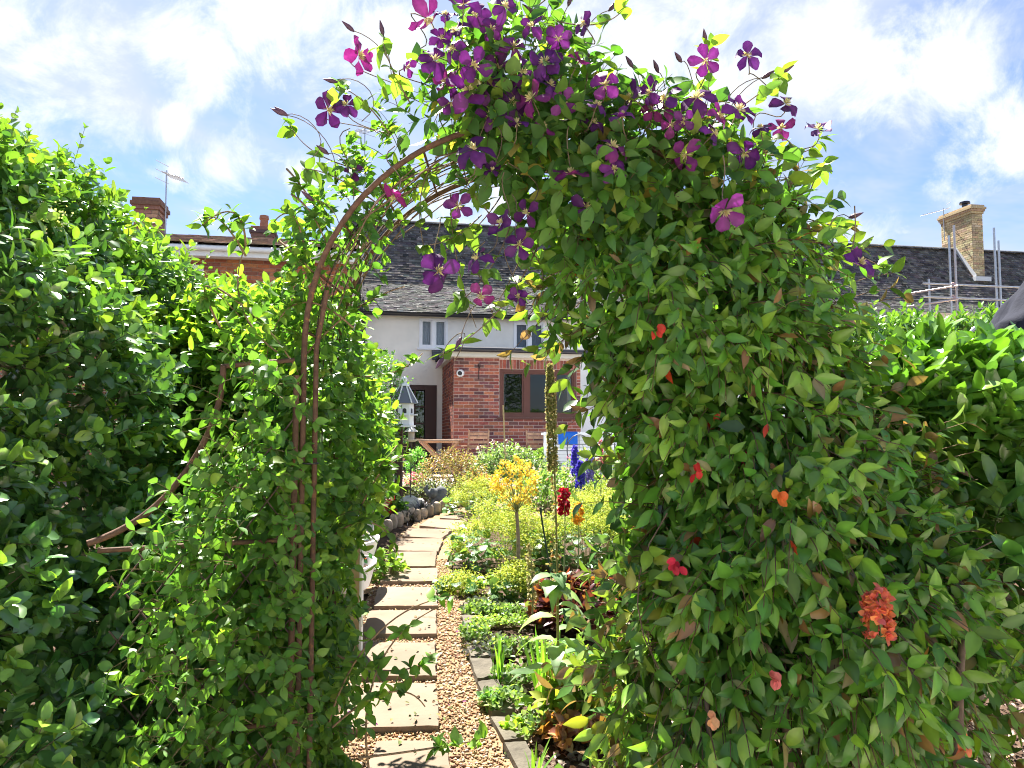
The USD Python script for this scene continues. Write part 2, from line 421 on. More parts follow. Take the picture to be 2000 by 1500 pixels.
LEFT = np.array([gp(x, y) for x, y in [(500, 1720), (640, 1500), (680, 1350), (700, 1250), (722, 1160), (742, 1105), (768, 1062), (815, 1024), (880, 1000), (960, 984), (1040, 975)]])[:, :2]
RIGHT = np.array([gp(x, y) for x, y in [(1120, 1720), (990, 1500), (935, 1360), (908, 1260), (900, 1190), (880, 1130), (872, 1095), (888, 1066), (925, 1040), (990, 1020), (1060, 1012)]])[:, :2]
from shapely import Polygon, Point, contains_xy
PATH = Polygon(np.vstack([LEFT, RIGHT[::-1]]))
px_, py_ = np.arange(-1.6, 1.6, .06), np.arange(1.6, 10.8, .06)
pm = MB(); pm.add(*sheet(px_, py_, .014, lambda c: contains_xy(PATH.buffer(.02), c[:, 0], c[:, 1])), col=(.29, .19, .11)); pm.build('gravel_path', 'gravel', None, True, kind='structure')
patio = MB(); v, q = sheet(np.arange(-9, 14.1, 1.0), np.arange(11.8, 21.1, 1.0), .006); patio.add(v, q, (.30, .28, .25)); patio.build('patio', 'mortar', None, kind='structure')
pv = '/World/patio'
for X in np.arange(-3.3, 2.2, .62):
    for Y in np.arange(11.85, 15.5, .62):
        MB().box((X, Y, gz(X, Y) + .007), (X + .6, Y + .6, gz(X, Y) + .022), R.choice([.34, .38, .42]) * np.array([1, .95, .86])).build('paving_slab', 'sandstone', pv)

tv = MB(); tv.add(*sheet(np.arange(-5, 6.1, .5), np.arange(-14, 2.3, .5), .004), col=(.52, .46, .38)); tv.build('terrace', 'sandstone', None, True, kind='structure')   # the pale terrace on which the viewer stands
SLABS = [((735, 1468), (872, 1468), (890, 1580), (700, 1580)), ((684, 1352), (852, 1352), (858, 1436), (655, 1445)), ((712, 1270), (852, 1270), (851, 1336), (690, 1338)),
         ((722, 1205), (852, 1205), (852, 1252), (706, 1252)), ((739, 1158), (853, 1158), (853, 1195), (730, 1197)), ((756, 1120), (854, 1120), (854, 1146), (742, 1147)),
         ((765, 1088), (853, 1086), (850, 1116), (760, 1116)), ((777, 1060), (866, 1060), (856, 1086), (768, 1084)), ((797, 1040), (885, 1042), (862, 1060), (786, 1056)),
         ((838, 1021), (912, 1024), (896, 1043), (818, 1034)), ((884, 1008), (948, 1010), (938, 1024), (860, 1019)), ((930, 998), (1000, 999), (990, 1010), (912, 1007))]
for i, s in enumerate(SLABS):
    c = np.array([gp(*p) for p in s]); cen = c.mean(0)
    n = 9; u, w = np.meshgrid(np.linspace(0, 1, n), np.linspace(0, 1, n))
    top = (c[3] * (1 - u)[..., None] + c[2] * u[..., None]) * (1 - w)[..., None] + (c[0] * (1 - u)[..., None] + c[1] * u[..., None]) * w[..., None]
    e = np.minimum.reduce([u, 1 - u, w, 1 - w]); top[..., 2] = gz(top[..., 0], top[..., 1]) + .052 - .007 * (e == 0) + .006 * (meshkit.fbm(np.stack([u * 3 + i * 7, w * 3, 0 * u], -1), 4, i) - .5)
    top[..., :2] += np.where((e == 0)[..., None], .004 * R.normal(size=(n, n, 2)), 0)
    bot = top.copy(); bot[..., 2] = gz(top[..., 0], top[..., 1]) + .004
    v = np.vstack([top.reshape(-1, 3), bot.reshape(-1, 3)]); a, b = np.meshgrid(np.arange(n - 1), np.arange(n - 1), indexing='ij'); a, b = a.ravel(), b.ravel()
    q = [np.stack([a * n + b, a * n + b + 1, (a + 1) * n + b + 1, (a + 1) * n + b], 1)]
    rim = np.r_[np.arange(n), np.arange(1, n) * n + n - 1, (n - 1) * n + np.arange(n - 2, -1, -1), np.arange(n - 2, 0, -1) * n]
    q.append(np.stack([rim, rim + n * n, np.roll(rim, -1) + n * n, np.roll(rim, -1)], 1))
    m = MB().add(v, np.vstack(q), np.array([.205, .158, .118]) * R.uniform(.94, 1.05))
    m.build('stepping_slab', 'sandstone', None, 25, category='paving slab',
            label=['half seen buff stepping slab at the very bottom of the gravel path', 'largest whole buff stepping slab, second from the bottom of the path', 'third buff stepping slab of the gravel path counted from the bottom',
                   'buff stepping slab beside the khaki timber post, fourth from the bottom', 'fifth buff slab from the bottom, just beyond the timber post', 'sixth buff slab from the bottom, beside the white trough end',
                   'seventh buff slab from the bottom, shaded beside the white planter', 'eighth buff slab, where the path starts to bend right', 'ninth buff slab, turned on the bend of the path',
                   'tenth buff slab, beside the stone bed edging beyond the bend', 'last fully seen buff slab before the path hides behind lime flowers', 'farthest buff slab, a sliver at the end of the path'][i])

# pebbles of the path
nb = 62000
P = np.stack([R.uniform(-1.4, 1.3, nb), 2.0 + 5.0 * R.random(nb) ** 1.4], 1)
P = P[contains_xy(PATH, P[:, 0], P[:, 1])]
iv = np.array([[1, 0, 0], [-1, 0, 0], [0, 1, 0], [0, -1, 0], [0, 0, 1], [0, 0, -1.]]); if_ = np.array([[0, 2, 4], [2, 1, 4], [1, 3, 4], [3, 0, 4], [2, 0, 5], [1, 2, 5], [3, 1, 5], [0, 3, 5]])
n = len(P); s = R.uniform(.0045, .0098, n) * (1 + .06 * P[:, 1])
sc = s[:, None, None] * R.uniform(.6, 1.3, (n, 1, 3)) * [1, 1, .7]
an = R.random(n) * 6.28; ca, sa = np.cos(an), np.sin(an)
v = (iv[None] + .18 * R.normal(size=(n, 6, 3))) * sc
v = np.stack([v[..., 0] * ca[:, None] - v[..., 1] * sa[:, None], v[..., 0] * sa[:, None] + v[..., 1] * ca[:, None], v[..., 2]], -1)
v += np.stack([P[:, 0], P[:, 1], gz(P[:, 0], P[:, 1]) + .018], -1)[:, None]
col = palette(n, [(3, (.36, .235, .125)), (3, (.40, .285, .18)), (3, (.27, .16, .09)), (1.5, (.46, .39, .30)), (1.5, (.2, .12, .08))], .15)
m = MB(); m.add(v.reshape(-1, 3), (if_[None] + 6 * np.arange(n)[:, None, None]).reshape(-1, 3), np.repeat(col, 6, 0))
m.build('gravel', 'pebble', None, True, label='golden pea gravel lying between the stepping slabs', category='gravel', kind='stuff')

# bark chips and crumbs of soil on the near bed
nb = 9000
c = gp(R.uniform(900, 2100, nb), 1130 + 520 * R.random(nb) ** .8); c = c[~contains_xy(PATH.buffer(.08), c[:, 0], c[:, 1])]
n = len(c); A = rand_dir(n); A[:, 2] *= .4
lv, lf, lc = leaves(c + [0, 0, .006], A, np.array([[0, 0, 1.]]) + .5 * R.normal(size=(n, 3)), R.uniform(.014, .055, n), R.uniform(.006, .016, n), palette(n, [(3, (.17, .12, .095)), (2, (.09, .065, .05)), (2, (.32, .25, .20)), (.7, (.42, .24, .14)), (.5, (.5, .42, .38))]), 'small', .3, .3)
m = MB(); m.add(lv.reshape(-1, 3), (lf[None] + lv.shape[1] * np.arange(n)[:, None, None]).reshape(-1, 3), lc.reshape(-1, 3)); m.build('leaf_litter', 'bark', None, True, label='brown bark chips and leaf litter over the soil of the right bed', category='litter', kind='stuff')


nb = 260; c = gp(R.uniform(650, 1000, nb), 1010 + 490 * R.random(nb)); c = c[contains_xy(PATH, c[:, 0], c[:, 1])]; n = len(c)
lv, lf, lc = leaves(c + [0, 0, .062], rand_dir(n) * [1, 1, .15], np.array([[0, 0, 1.]]) + .3 * R.normal(size=(n, 3)), R.uniform(.012, .035, n), R.uniform(.005, .010, n), palette(n, [(3, (.2, .13, .07)), (2, (.10, .12, .04)), (1, (.3, .2, .08)), (.4, (.1, .02, .1))]), 'small', .3, .3)
m = MB(); m.add(lv.reshape(-1, 3), (lf[None] + lv.shape[1] * np.arange(n)[:, None, None]).reshape(-1, 3), lc.reshape(-1, 3)); m.build('fallen_leaves', 'bark', None, True, label='small fallen leaves and petals scattered over the slabs and gravel', category='litter', kind='stuff')


def rock(center, size, seed, sub=2):
    m = trimesh.creation.icosphere(sub); v = np.array(m.vertices)
    v = v * (1 + .5 * (meshkit.fbm(v * 1.6 + seed * 9.1, 4, seed)[:, None] - .5)); v = np.sign(v) * np.abs(v) ** .8
    return v * np.asarray(size) / 2 + center, m.faces


# block edging on the right of the path
edge = [((905, 1190), (908, 1215)), ((902, 1216), (906, 1232)), ((901, 1233), (910, 1250)), ((904, 1252), (912, 1275)), ((910, 1278), (920, 1302)), ((918, 1304), (932, 1345)), ((931, 1348), (946, 1380)), ((945, 1385), (960, 1410)), ((958, 1418), (985, 1465)), ((984, 1470), (1020, 1540))]
t = thing('block_edging', 'low row of weathered stone blocks edging the right side of the gravel path', 'path edging', gp(930, 1350))
for i, (a, b) in enumerate(edge):
    p, q = gp(*a), gp(*b); d = unit(q - p); s = np.array([-d[1], d[0], 0]); s = s if s[0] > 0 else -s
    L = np.linalg.norm(q - p) + .005; w = .085 + .04 * R.random()
    bx = trimesh.creation.box((L * R.uniform(.84, .98), w, .08)); bx = bx.subdivide().subdivide(); v = np.array(bx.vertices)
    v += .03 * (meshkit.fbm(v * 11 + i * 5.3, 3, i)[:, None] - .5) * np.sign(v); v[:, :2] *= 1 - .05 * (v[:, 2:] > .04)
    W = (p + q) / 2 + d * v[:, :1] + s * (v[:, 1:2] + w / 2) + np.array([0, 0, 1]) * (v[:, 2:] + .0 + .016 * R.random())
    MB().add(W, bx.faces, np.array([.115, .10, .075]) * R.uniform(.7, 1.3)).build('block', 'stone', t, 30)
# rocks along the left bed
t = thing('rock_edging', 'row of small upright boulders edging the left bed beyond the white planters', 'path edging', gp(850, 1000))
rk = [(745, 1045), (757, 1038), (768, 1030), (779, 1026), (790, 1020), (803, 1014), (815, 1018), (828, 1012), (840, 1008), (853, 1003), (866, 998), (878, 994), (891, 990), (904, 986), (917, 984), (930, 980)]
for i, (x, y) in enumerate(rk):
    p = gp(x, y); MB().add(*rock(p + [0, 0, .06], (R.uniform(.08, .13), .10, R.uniform(.13, .20)), i + 1), col=np.array([.42, .33, .25]) * R.uniform(.7, 1.15)).build('boulder', 'stone', t, 40)

# ------------------------------------------------------------------ the house: a frame of its own, turned against the lane
HA = math.radians(10.5); E1, E2 = np.array([math.cos(HA), math.sin(HA), 0]), np.array([-math.sin(HA), math.cos(HA), 0])
HC = np.array([-1.29, 17.0, 0])


def HW(p):
    p = np.asarray(p, float)
    return HC + p[..., :1] * E1 + p[..., 1:2] * E2 + p[..., 2:] * np.array([0, 0, 1.])


def hl(x, y, t):
    """(s, z) where the pixel's ray meets the house's plane t."""
    d = ray(x, y); k = (t - (EYE - HC) @ E2) / (d @ E2); P = EYE + d * k
    return float((P - HC) @ E1), float(P[2])


def walls(m, s0, s1, z0, z1, t0, t1, holes=(), col=(1, 1, 1), fn=HW):
    S = sorted({s0, s1, *[min(max(h[i], s0), s1) for h in holes for i in (0, 1)]}); Z = sorted({z0, z1, *[min(max(h[i], z0), z1) for h in holes for i in (2, 3)]})
    for a, b in zip(S, S[1:]):
        for c, d in zip(Z, Z[1:]):
            if not any(h[0] < (a + b) / 2 < h[1] and h[2] < (c + d) / 2 < h[3] for h in holes):
                m.box((a, t0, c), (b, t1, d), col, fn)
    return m


REDS = [(3, (.35, .115, .08)), (3, (.26, .09, .07)), (2, (.18, .08, .075)), (1.5, (.43, .155, .09))]


def bricks(parent, s0, s1, z0, z1, face, holes=(), most=300, fn=HW, cols=REDS, course=.075, length=.225, joint=.011, depth=.03, sign=-1, mat='brick'):
    """Stretcher courses, each brick a box proud of the wall at the plane face."""
    out, row, z = [], 0, z0
    while z < z1 - .02:
        s = s0 - (length / 2 if row % 2 else 0)
        while s < s1 - .01:
            a, b, c, d = max(s, s0) + joint / 2, min(s + length, s1) - joint / 2, z + joint / 2, min(z + course, z1) - joint / 2
            seg = [(a, b)]
            for h in holes:
                if h[2] < (c + d) / 2 < h[3]:
                    seg = [x for p, q in seg for x in ((p, min(q, h[0] - joint / 2)), (max(p, h[1] + joint / 2), q)) if x[1] - x[0] > .02]
            out += [(p, q, c, d) for p, q in seg if q - p > .02]
            s += length
        z += course; row += 1
    tint = palette(len(out), cols, .12); mid = fn(np.array([[(a + b) / 2, face, (c + d) / 2] for a, b, c, d in out])); x, y, w = project(mid)
    order = np.argsort(w + 100 * ((x < 340) | (x > 2000) | (y > 690 if fn is HW and face < -1 else y > 1500)), kind='stable') if len(out) > most else np.arange(len(out))
    rest = MB()
    for k, i in enumerate(order):
        a, b, c, d = out[i]; j = R.uniform(-.002, .003)
        m = MB() if k < most else rest
        m.box((a, face + sign * (.006 + j), c), (b, face - sign * depth, d), tint[i], fn)
        if k < most:
            m.build('brick', mat, parent)
    if rest.n:
        rest.build('brickwork', mat, parent, kind='stuff')


def tiles(parent, s0, s1, t0, z0, t1, z1, width=.165, gauge=.105, most=150, fn=HW, cols=((1, (.10, .095, .095)),), mat='roof_tile', seen=None):
    L = math.hypot(t1 - t0, z1 - z0); dt, dz = (t1 - t0) / L, (z1 - z0) / L; out = []
    nrow = int(L / gauge) + 1; ncol = int((s1 - s0) / width) + 1
    for r in range(nrow):
        for c in range(ncol):
            s = s0 + (c + .5 * (r % 2)) * width
            if s < s1:
                out.append((s, r * gauge))
    out = np.array(out); n = len(out)
    w, l = width * .97, min(gauge * 1.25, L)
    a = np.array([[0, 0, .012], [w, 0, .012], [w, l, -.004], [0, l, -.004], [0, 0, .030], [w, 0, .030], [w, l, .012], [0, l, .012]])[None] + np.zeros((n, 8, 3))
    a[..., 2] += R.uniform(0, .009, (n, 1)) + R.normal(size=(n, 1)) * .001; a[:, [0, 1, 4, 5], 1] -= R.uniform(0, .012, (n, 1)); a[..., 0] += out[:, None, 0]; a[..., 1] += out[:, None, 1]
    p = np.stack([a[..., 0], t0 + a[..., 1] * dt - a[..., 2] * dz, z0 + a[..., 1] * dz + a[..., 2] * dt], -1)
    v = fn(p); col = palette(n, list(cols), .22); F8 = np.array([[4, 5, 6, 7], [0, 1, 5, 4], [1, 2, 6, 5], [2, 3, 7, 6], [3, 0, 4, 7]])
    x, y, wv = project(v.mean(1)); vis = (x > 0) & (x < 2000) & (y > 0) & (y < 1500) & (seen(x, y) if seen else True)
    order = np.argsort(np.where(vis, wv, 1e9)); take = order[:most]; rest = order[most:]
    for i in take:
        MB().add(v[i], F8, col[i]).build('roof_slate', mat, parent)
    m = MB(); m.add(v[rest].reshape(-1, 3), (F8[None] + 8 * np.arange(len(rest))[:, None, None]).reshape(-1, 4), np.repeat(col[rest], 8, 0)); m.build('roof_slates', mat, parent, kind='stuff')


FLOOR = .70
TM = 2.7   # the main wall's plane; the brick extension's front is t = 0
g = lambda x, y, t=TM: hl(x, y, t)
house = thing('cream_cottage', 'long cream rendered cottage with a lichened slate roof behind the brick extension', 'house', HW([0, TM, FLOOR]))
SL, SR = g(690, 700)[0], 21.0
EAVE = g(720, 612)[1]
win1 = (g(824, 0)[0], g(878, 0)[0], g(850, 680)[1], g(850, 622)[1])
win2 = (g(1003, 0)[0], g(1062, 0)[0], win1[2] - .02, win1[3] - .02)
door = (g(770, 0)[0], g(858, 0)[0] + .0, FLOOR + .02, g(815, 752)[1])
m = walls(MB(), SL, SR, FLOOR - .1, EAVE, TM, TM + .3, [win1, win2, door], (.88, .85, .77))
m.box((SL, TM, FLOOR - .1), (SL + .3, TM + 6.5, EAVE), (.88, .85, .77), HW); m.box((SR - .3, TM + .3, FLOOR - .1), (SR, TM + 6.5, EAVE), (.88, .85, .77), HW); m.box((SL + .3, TM + 6.2, FLOOR - .1), (SR - .3, TM + 6.5, EAVE), (.88, .85, .77), HW)
m.build('wall', 'render_wall', house)
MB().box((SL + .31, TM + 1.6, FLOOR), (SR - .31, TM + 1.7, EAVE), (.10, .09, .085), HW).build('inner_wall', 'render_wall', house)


def window(parent, h, t, frame=(.85, .86, .88), sill=True, mullions=(.5,), mat='painted', bar=.055, curt=(.75, .76, .78), depth=.07, curtw=.35):
    s0, s1, z0, z1 = h
    f = MB()
    for a, b in (((s0, z0), (s1, z0 + bar)), ((s0, z1 - bar), (s1, z1)), ((s0, z0 + bar), (s0 + bar, z1 - bar)), ((s1 - bar, z0 + bar), (s1, z1 - bar))):
        f.box((a[0], t - .015, a[1]), (b[0], t + depth, b[1]), frame, HW)
    ms = [s0 + (s1 - s0) * k for k in mullions]
    for c in ms:
        f.box((c - bar * .8, t - .012, z0 + bar), (c + bar * .8, t + depth - .004, z1 - bar), frame, HW)
    edges = [s0 + bar] + [x for c in ms for x in (c - bar * .8, c + bar * .8)] + [s1 - bar]
    w = part_group(parent, 'window')
    f.build('frame', mat, w)
    for a, b in zip(edges[::2], edges[1::2]):
        c = MB()  # each casement has its own slimmer frame
        k = bar * .55
        for p, q in (((a, z0 + bar), (b, z0 + bar + k)), ((a, z1 - bar - k), (b, z1 - bar)), ((a, z0 + bar + k), (a + k, z1 - bar - k)), ((b - k, z0 + bar + k), (b, z1 - bar - k))):
            c.box((p[0], t + .004, p[1]), (q[0], t + depth - .012, q[1]), np.array(frame) * .97, HW)
        c.build('casement', mat, w)
        MB().add(HW(np.array([[a + k, t + .03, z0 + bar + k], [b - k, t + .03, z0 + bar + k], [b - k, t + .03, z1 - bar - k], [a + k, t + .03, z1 - bar - k]])), [[0, 1, 2, 3]]).build('pane', 'glass', w)
    if sill:
        MB().box((s0 - .05, t - .07, z0 - .05), (s1 + .05, t + .02, z0 - .002), np.array(frame) * .95, HW).build('sill', mat, w)
    if curt:
        for a, b in ((s0, s0 + (s1 - s0) * curtw), (s1 - (s1 - s0) * curtw, s1)):
            u = np.linspace(0, 1, 25); z = np.array([z0 - .1, z1 + .1]); uu, zz = np.meshgrid(u, z)
            p = np.stack([a + (b - a) * uu, t + .16 + .02 * np.sin(uu * 38), zz], -1).reshape(-1, 3); k = np.arange(24)
            MB().add(HW(p), np.stack([k, k + 1, k + 26, k + 25], 1), curt).build('curtain', 'curtain', w, True)


window(house, win1, TM, curtw=.46, curt=(.42, .46, .52)); window(house, win2, TM, curt=(.15, .17, .22), curtw=.44)
# maroon glazed door in its dark frame, beside the brick side wall
M_ = (.055, .018, .017)
dr = part_group(house, 'door')
s0, s1, z0, z1 = door; fr = MB()
for a, b in (((s0, z1 - .13), (s1, z1)), ((s0, z0), (s0 + .13, z1 - .13)), ((s1 - .30, z0), (s1, z1 - .13)), ((s0 + .13, z0), (s1 - .30, z0 + .28))):
    fr.box((a[0], TM - .02, a[1]), (b[0], TM + .08, b[1]), M_, HW)
fr.build('frame', 'painted', dr)
gs0, gs1, gz0, gz1 = s0 + .13, s1 - .30, z0 + .28, z1 - .13; bars = MB()
nc, nr = 3, 4
for i in range(1, nc):
    c = gs0 + (gs1 - gs0) * i / nc; bars.box((c - .02, TM, gz0), (c + .02, TM + .05, gz1), M_, HW)
for i in range(1, nr):
    c = gz0 + (gz1 - gz0) * i / nr; bars.box((gs0, TM + .003, c - .02), (gs1, TM + .047, c + .02), M_, HW)
bars.build('glazing_bar', 'painted', dr)
for i in range(nc):
    for j in range(nr):
        MB().box((gs0 + (gs1 - gs0) * i / nc + .021, TM + .02, gz0 + (gz1 - gz0) * j / nr + .021), (gs0 + (gs1 - gs0) * (i + 1) / nc - .021, TM + .024, gz0 + (gz1 - gz0) * (j + 1) / nr - .021), (1, 1, 1), HW).build('pane', 'glass', dr)
MB().box((s0 + .2, TM - .03, z0 + .14), (s0 + .62, TM - .02, z0 + .2), (.75, .7, .6), HW).build('letter_flap', 'painted', dr)
MB().box((s0 - .3, TM - .9, FLOOR + .03), (s1 - .3, TM - .05, FLOOR + .10), (.05, .055, .075), HW).build('door_step', 'painted', house)
# gutter, downpipe
gu = MB(); gu.tube([HW([SL - .2, TM - .2, EAVE - .01]), HW([SR, TM - .2, EAVE - .03])], .06, 10, (.03, .028, .03)); gu.build('gutter', 'plastic', house, True)
sD = g(719, 0)[0]; MB().tube([HW([sD, TM - .17, EAVE - .05]), HW([sD, TM - .07, EAVE - .2]), HW([sD, TM - .06, FLOOR])], .04, 8, (.03, .028, .03)).build('downpipe', 'plastic', house, True)
# the two pitches of the roof
Z1 = EAVE + .02; KT, KZ = TM + 1.85, None
kz = EAVE + 1.12; rt = TM + 3.35; ridge = g(725, 433, rt)[1]
rf = part_group(house, 'roof')
GREY = [(3, (.115, .11, .108)), (2, (.15, .14, .13)), (2, (.085, .082, .085))]
seen = lambda x, y: ((x > 690) & (x < 1000)) | (x > 1600)
tiles(rf, SL - .25, SR + .2, TM - .28, EAVE, KT, kz, cols=[(3, (.075, .075, .076)), (2, (.10, .098, .095)), (1.5, (.052, .052, .054))], seen=seen)
tiles(rf, SL - .25, SR + .2, KT - .02, kz, rt, ridge, cols=GREY, seen=seen)
bk = MB()
for a, b in (((TM - .25, EAVE - .03), (KT, kz - .03)), ((KT, kz - .03), (rt, ridge - .02)), ((rt, ridge - .02), (TM + 6.7, EAVE - .03))):
    v = HW(np.array([[SL - .2, a[0], a[1]], [SR + .1, a[0], a[1]], [SR + .1, b[0], b[1]], [SL - .2, b[0], b[1]]])); bk.add(v, [[0, 1, 2, 3]], (.1, .1, .1))
bk.build('roof_deck', 'roof_tile', rf)
for s in (SL + .01, SR - .01):
    gb = MB(); gb.add(HW(np.array([[s, TM + .02, EAVE - .03], [s, KT, kz - .04], [s, rt, ridge - .03], [s, TM + 6.5, EAVE - .03]])), [[0, 1, 2, 3]], (.78, .75, .66)); gb.build('gable', 'render_wall', house)
rg = MB()
for s in np.arange(SL - .2, SR, .33):
    k = np.linspace(0, np.pi, 7); a = np.stack([0 * k, np.cos(k) * .13, np.sin(k) * .09], 1)
    p = np.vstack([a + [s, rt, ridge], a + [s + .325, rt, ridge]]); i = np.arange(6); rg.add(HW(p), np.stack([i, i + 1, i + 8, i + 7], 1), R.uniform(.08, .14) * np.ones(3))
rg.build('ridge_tiles', 'roof_tile', rf)
# yellow stock brick chimney on the right
STOCK = [(3, (.46, .36, .20)), (2, (.38, .29, .17)), (1.5, (.52, .43, .27)), (.7, (.30, .22, .14))]
ct = rt - .85; cs0, _ = hl(1899, 460, ct); cs1, ztop = hl(1924, 402, ct); cs1 = cs0 + .42; cb = rt + .55
ch = part_group(house, 'chimney'); zb = kz + .1
MB().box((cs0 + .008, ct + .008, zb), (cs1 - .008, cb - .008, ztop - .02), (.42, .38, .3), HW).build('mortar', 'mortar', ch)
bricks(ch, cs0, cs1, zb + .5, ztop - .28, ct, cols=STOCK, most=60)
sw = lambda p: HW(np.stack([np.asarray(p)[..., 1], np.asarray(p)[..., 0], np.asarray(p)[..., 2]], -1))
bricks(ch, ct, cb, zb + .8, ztop - .28, cs0, cols=STOCK, most=160, fn=sw)
cap = MB()
for i, o in enumerate((.03, .06, .09, .05)):
    cap.box((cs0 - o, ct - o, ztop - .28 + .075 * i), (cs1 + o, cb + o, ztop - .28 + .073 * (i + 1)), palette(1, STOCK)[0] * .95, HW)
cap.build('cap', 'brick', ch)
fl = MB(); sl = (ridge - kz) / (rt - KT)
zf = kz + (ct - KT) * sl
fl.add(HW(np.array([[cs0 - .012, ct - .12, zf - .02], [cs0 - .012, rt, ridge + .04], [cs0 - .012, rt, ridge + .26], [cs0 - .012, ct - .12, zf + .2]])), [[0, 1, 2, 3]], (.5, .52, .54))
fl.box((cs0 - .06, ct - .16, zf - .02), (cs1 + .1, ct - .01, zf + .13), (.5, .52, .54), HW); fl.build('flashing', 'plastic', ch)
cw = HW([cs0 + .2, ct + .5, ztop]); k = MB(); k.tube([cw, cw + [0, 0, .18]], .09, 10, (.05, .05, .06)); k.tube([cw + [0, 0, .19], cw + [0, 0, .26], cw + [0, 0, .30]], [.17, .16, .03], 12, (.04, .04, .05)); k.build('cowl', 'metal', ch, 40)


def aerial(name, foot, h, boom, label, tilt=-.12, n=9, r=.012, hw=.22):
    """A TV aerial: mast, boom, rods across it."""
    t = thing(name, label, 'aerial', foot); foot = np.asarray(foot, float)
    MB().tube([foot, foot + [0, 0, h]], r * 1.4, 6, (.45, .46, .48)).build('mast', 'metal', t, True)
    top = foot + [0, 0, h - .06]; d = unit(np.array([boom[0], boom[1], tilt])); L = boom[2]
    s = unit(np.cross(d, [0, 0, 1.])); b = MB().tube([top - d * L * .25, top + d * L], r, 6, (.5, .5, .52)); b.build('boom', 'metal', t, True)
    e = MB()
    for i in range(n):
        c = top + d * L * (i / (n - 1)); e.tube([c - np.array([0, 0, 1]) * hw * .3 - s * hw, c + s * hw], r * .6, 4, (.5, .5, .52))
    for dz in (-.18, 0, .18):
        c = top - d * L * .25 + [0, 0, dz]; e.tube([c - s * hw * 1.3, c + s * hw * 1.3], r * .6, 4, (.5, .5, .52))
    e.build('rod', 'metal', t)


aerial('television_aerial', HW([cs0 - .05, ct + 1.2, ztop - .9]), 1.15, (-1, .1, .75), 'grey television aerial fixed to the yellow brick chimney on the right', -.25, 7, hw=.12)

# ------------------------------------------------------------------ flat roofed brick extension
ext = thing('brick_extension', 'flat roofed red brick extension with a maroon window, projecting from the cream cottage', 'extension', HW([0, 0, FLOOR]))
er = hl(1134, 780, 0)[0]; zt = hl(886, 697, 0)[1]
ew = (hl(976, 0, 0)[0], hl(1122, 0, 0)[0], hl(1000, 815, 0)[1], hl(1000, 721, 0)[1])
sol = (ew[0] - .0, ew[1] + .0, ew[3], ew[3] + .215)
m = walls(MB(), .0, er, FLOOR - .1, zt, .0, .25, [ew], (.66, .55, .48)); m.box((0, .25, FLOOR - .1), (.25, TM, zt), (.66, .55, .48), HW); m.box((er - .25, .25, FLOOR - .1), (er, TM, zt), (.66, .55, .48), HW)
m.build('wall', 'mortar', ext)
bricks(ext, .0, er, FLOOR - .05, zt, .0, [ew, sol], 290)
bricks(ext, .0, TM, FLOOR - .05, zt, .0, [], 10, fn=sw)
n = int((sol[1] - sol[0]) / .075); tint = palette(n, REDS)
for i in range(n):
    a = sol[0] + (sol[1] - sol[0]) * i / n
    MB().box((a + .005, -.007, sol[2] + .008), (a + (sol[1] - sol[0]) / n - .005, .02, sol[3] - .006), tint[i], HW).build('soldier_brick', 'brick', ext)
window(ext, ew, .02, (.13, .045, .03), True, (.345, .69), 'painted', .07, (.62, .66, .58), .09, .08)
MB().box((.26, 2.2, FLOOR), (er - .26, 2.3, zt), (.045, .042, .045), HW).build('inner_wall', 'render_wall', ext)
f0 = zt; MB().box((-.10, -.12, f0 + .002), (er + .12, TM, f0 + .13), (.72, .69, .62), HW).build('fascia', 'painted', ext)
MB().box((-.19, -.22, f0 + .132), (er + .2, TM, f0 + .20), (.035, .033, .036), HW).build('roof', 'cover', ext)
gm = MB(); gm.tube([HW([-.2, -.24, f0 + .15]), HW([er + .2, -.24, f0 + .14])], .055, 8, (.03, .028, .032)); gm.build('gutter', 'plastic', ext, True)
# camera, hook, floodlight, vent on the walls
s, z = hl(899, 729, 0); t = thing('security_camera', 'round white security camera on the brick wall left of the maroon window', 'security camera', HW([s, -.02, z]))
b = MB(); b.tube([HW([s, -.008, z]), HW([s, -.03, z])], .075, 20, (.8, .8, .8)); b.build('base', 'plastic', t, 40)
b = MB(); b.tube([HW([s, -.03, z]), HW([s, -.05, z]), HW([s - .02, -.13, z - .01]), HW([s - .025, -.16, z - .012])], [.06, .085, .085, .07], 20, (.82, .82, .83)); b.build('housing', 'plastic', t, 40)
b = MB(); b.tube([HW([s - .028, -.161, z - .013]), HW([s - .03, -.168, z - .014])], [.05, .045], 16, (.03, .03, .035)); b.build('lens', 'plastic', t, 40)
s, z = hl(935, 722, 0); t = thing('wall_hook', 'thin dark iron hanging bracket on the bricks beside the white camera', 'bracket', HW([s, -.02, z]))
b = MB(); b.tube([HW([s, -.012, z + .14]), HW([s, -.012, z - .22])], .009, 6, (.03, .025, .025)); b.build('plate', 'painted', t); b = MB(); b.tube([HW(np.array([s, -.012 - .2 * u, z + .1 - .08 * math.sin(u * 3.1)])) for u in np.linspace(0, 1, 9)], .007, 6, (.03, .025, .025)); b.build('hook', 'painted', t)
s, z = hl(1133, 786, 0); t = thing('flood_light', 'small white wall lamp at the right corner of the brick extension', 'lamp', HW([s, -.05, z]))
b = MB(); b.add(*rock(HW([s, -.10, z]), (.13, .13, .13), 90, 3), col=(.85, .85, .85)); b.build('head', 'plastic', t, True); b = MB(); b.tube([HW([s - .05, -.12, z - .03]), HW([s - .13, -.2, z - .09])], [.045, .035], 10, (.85, .85, .85)); b.build('sensor', 'plastic', t, 40)
s, z = hl(853, 694, TM); t = thing('wall_vent', 'small dark box on the cream wall beside the extension roof', 'vent', HW([s, TM - .05, z]))
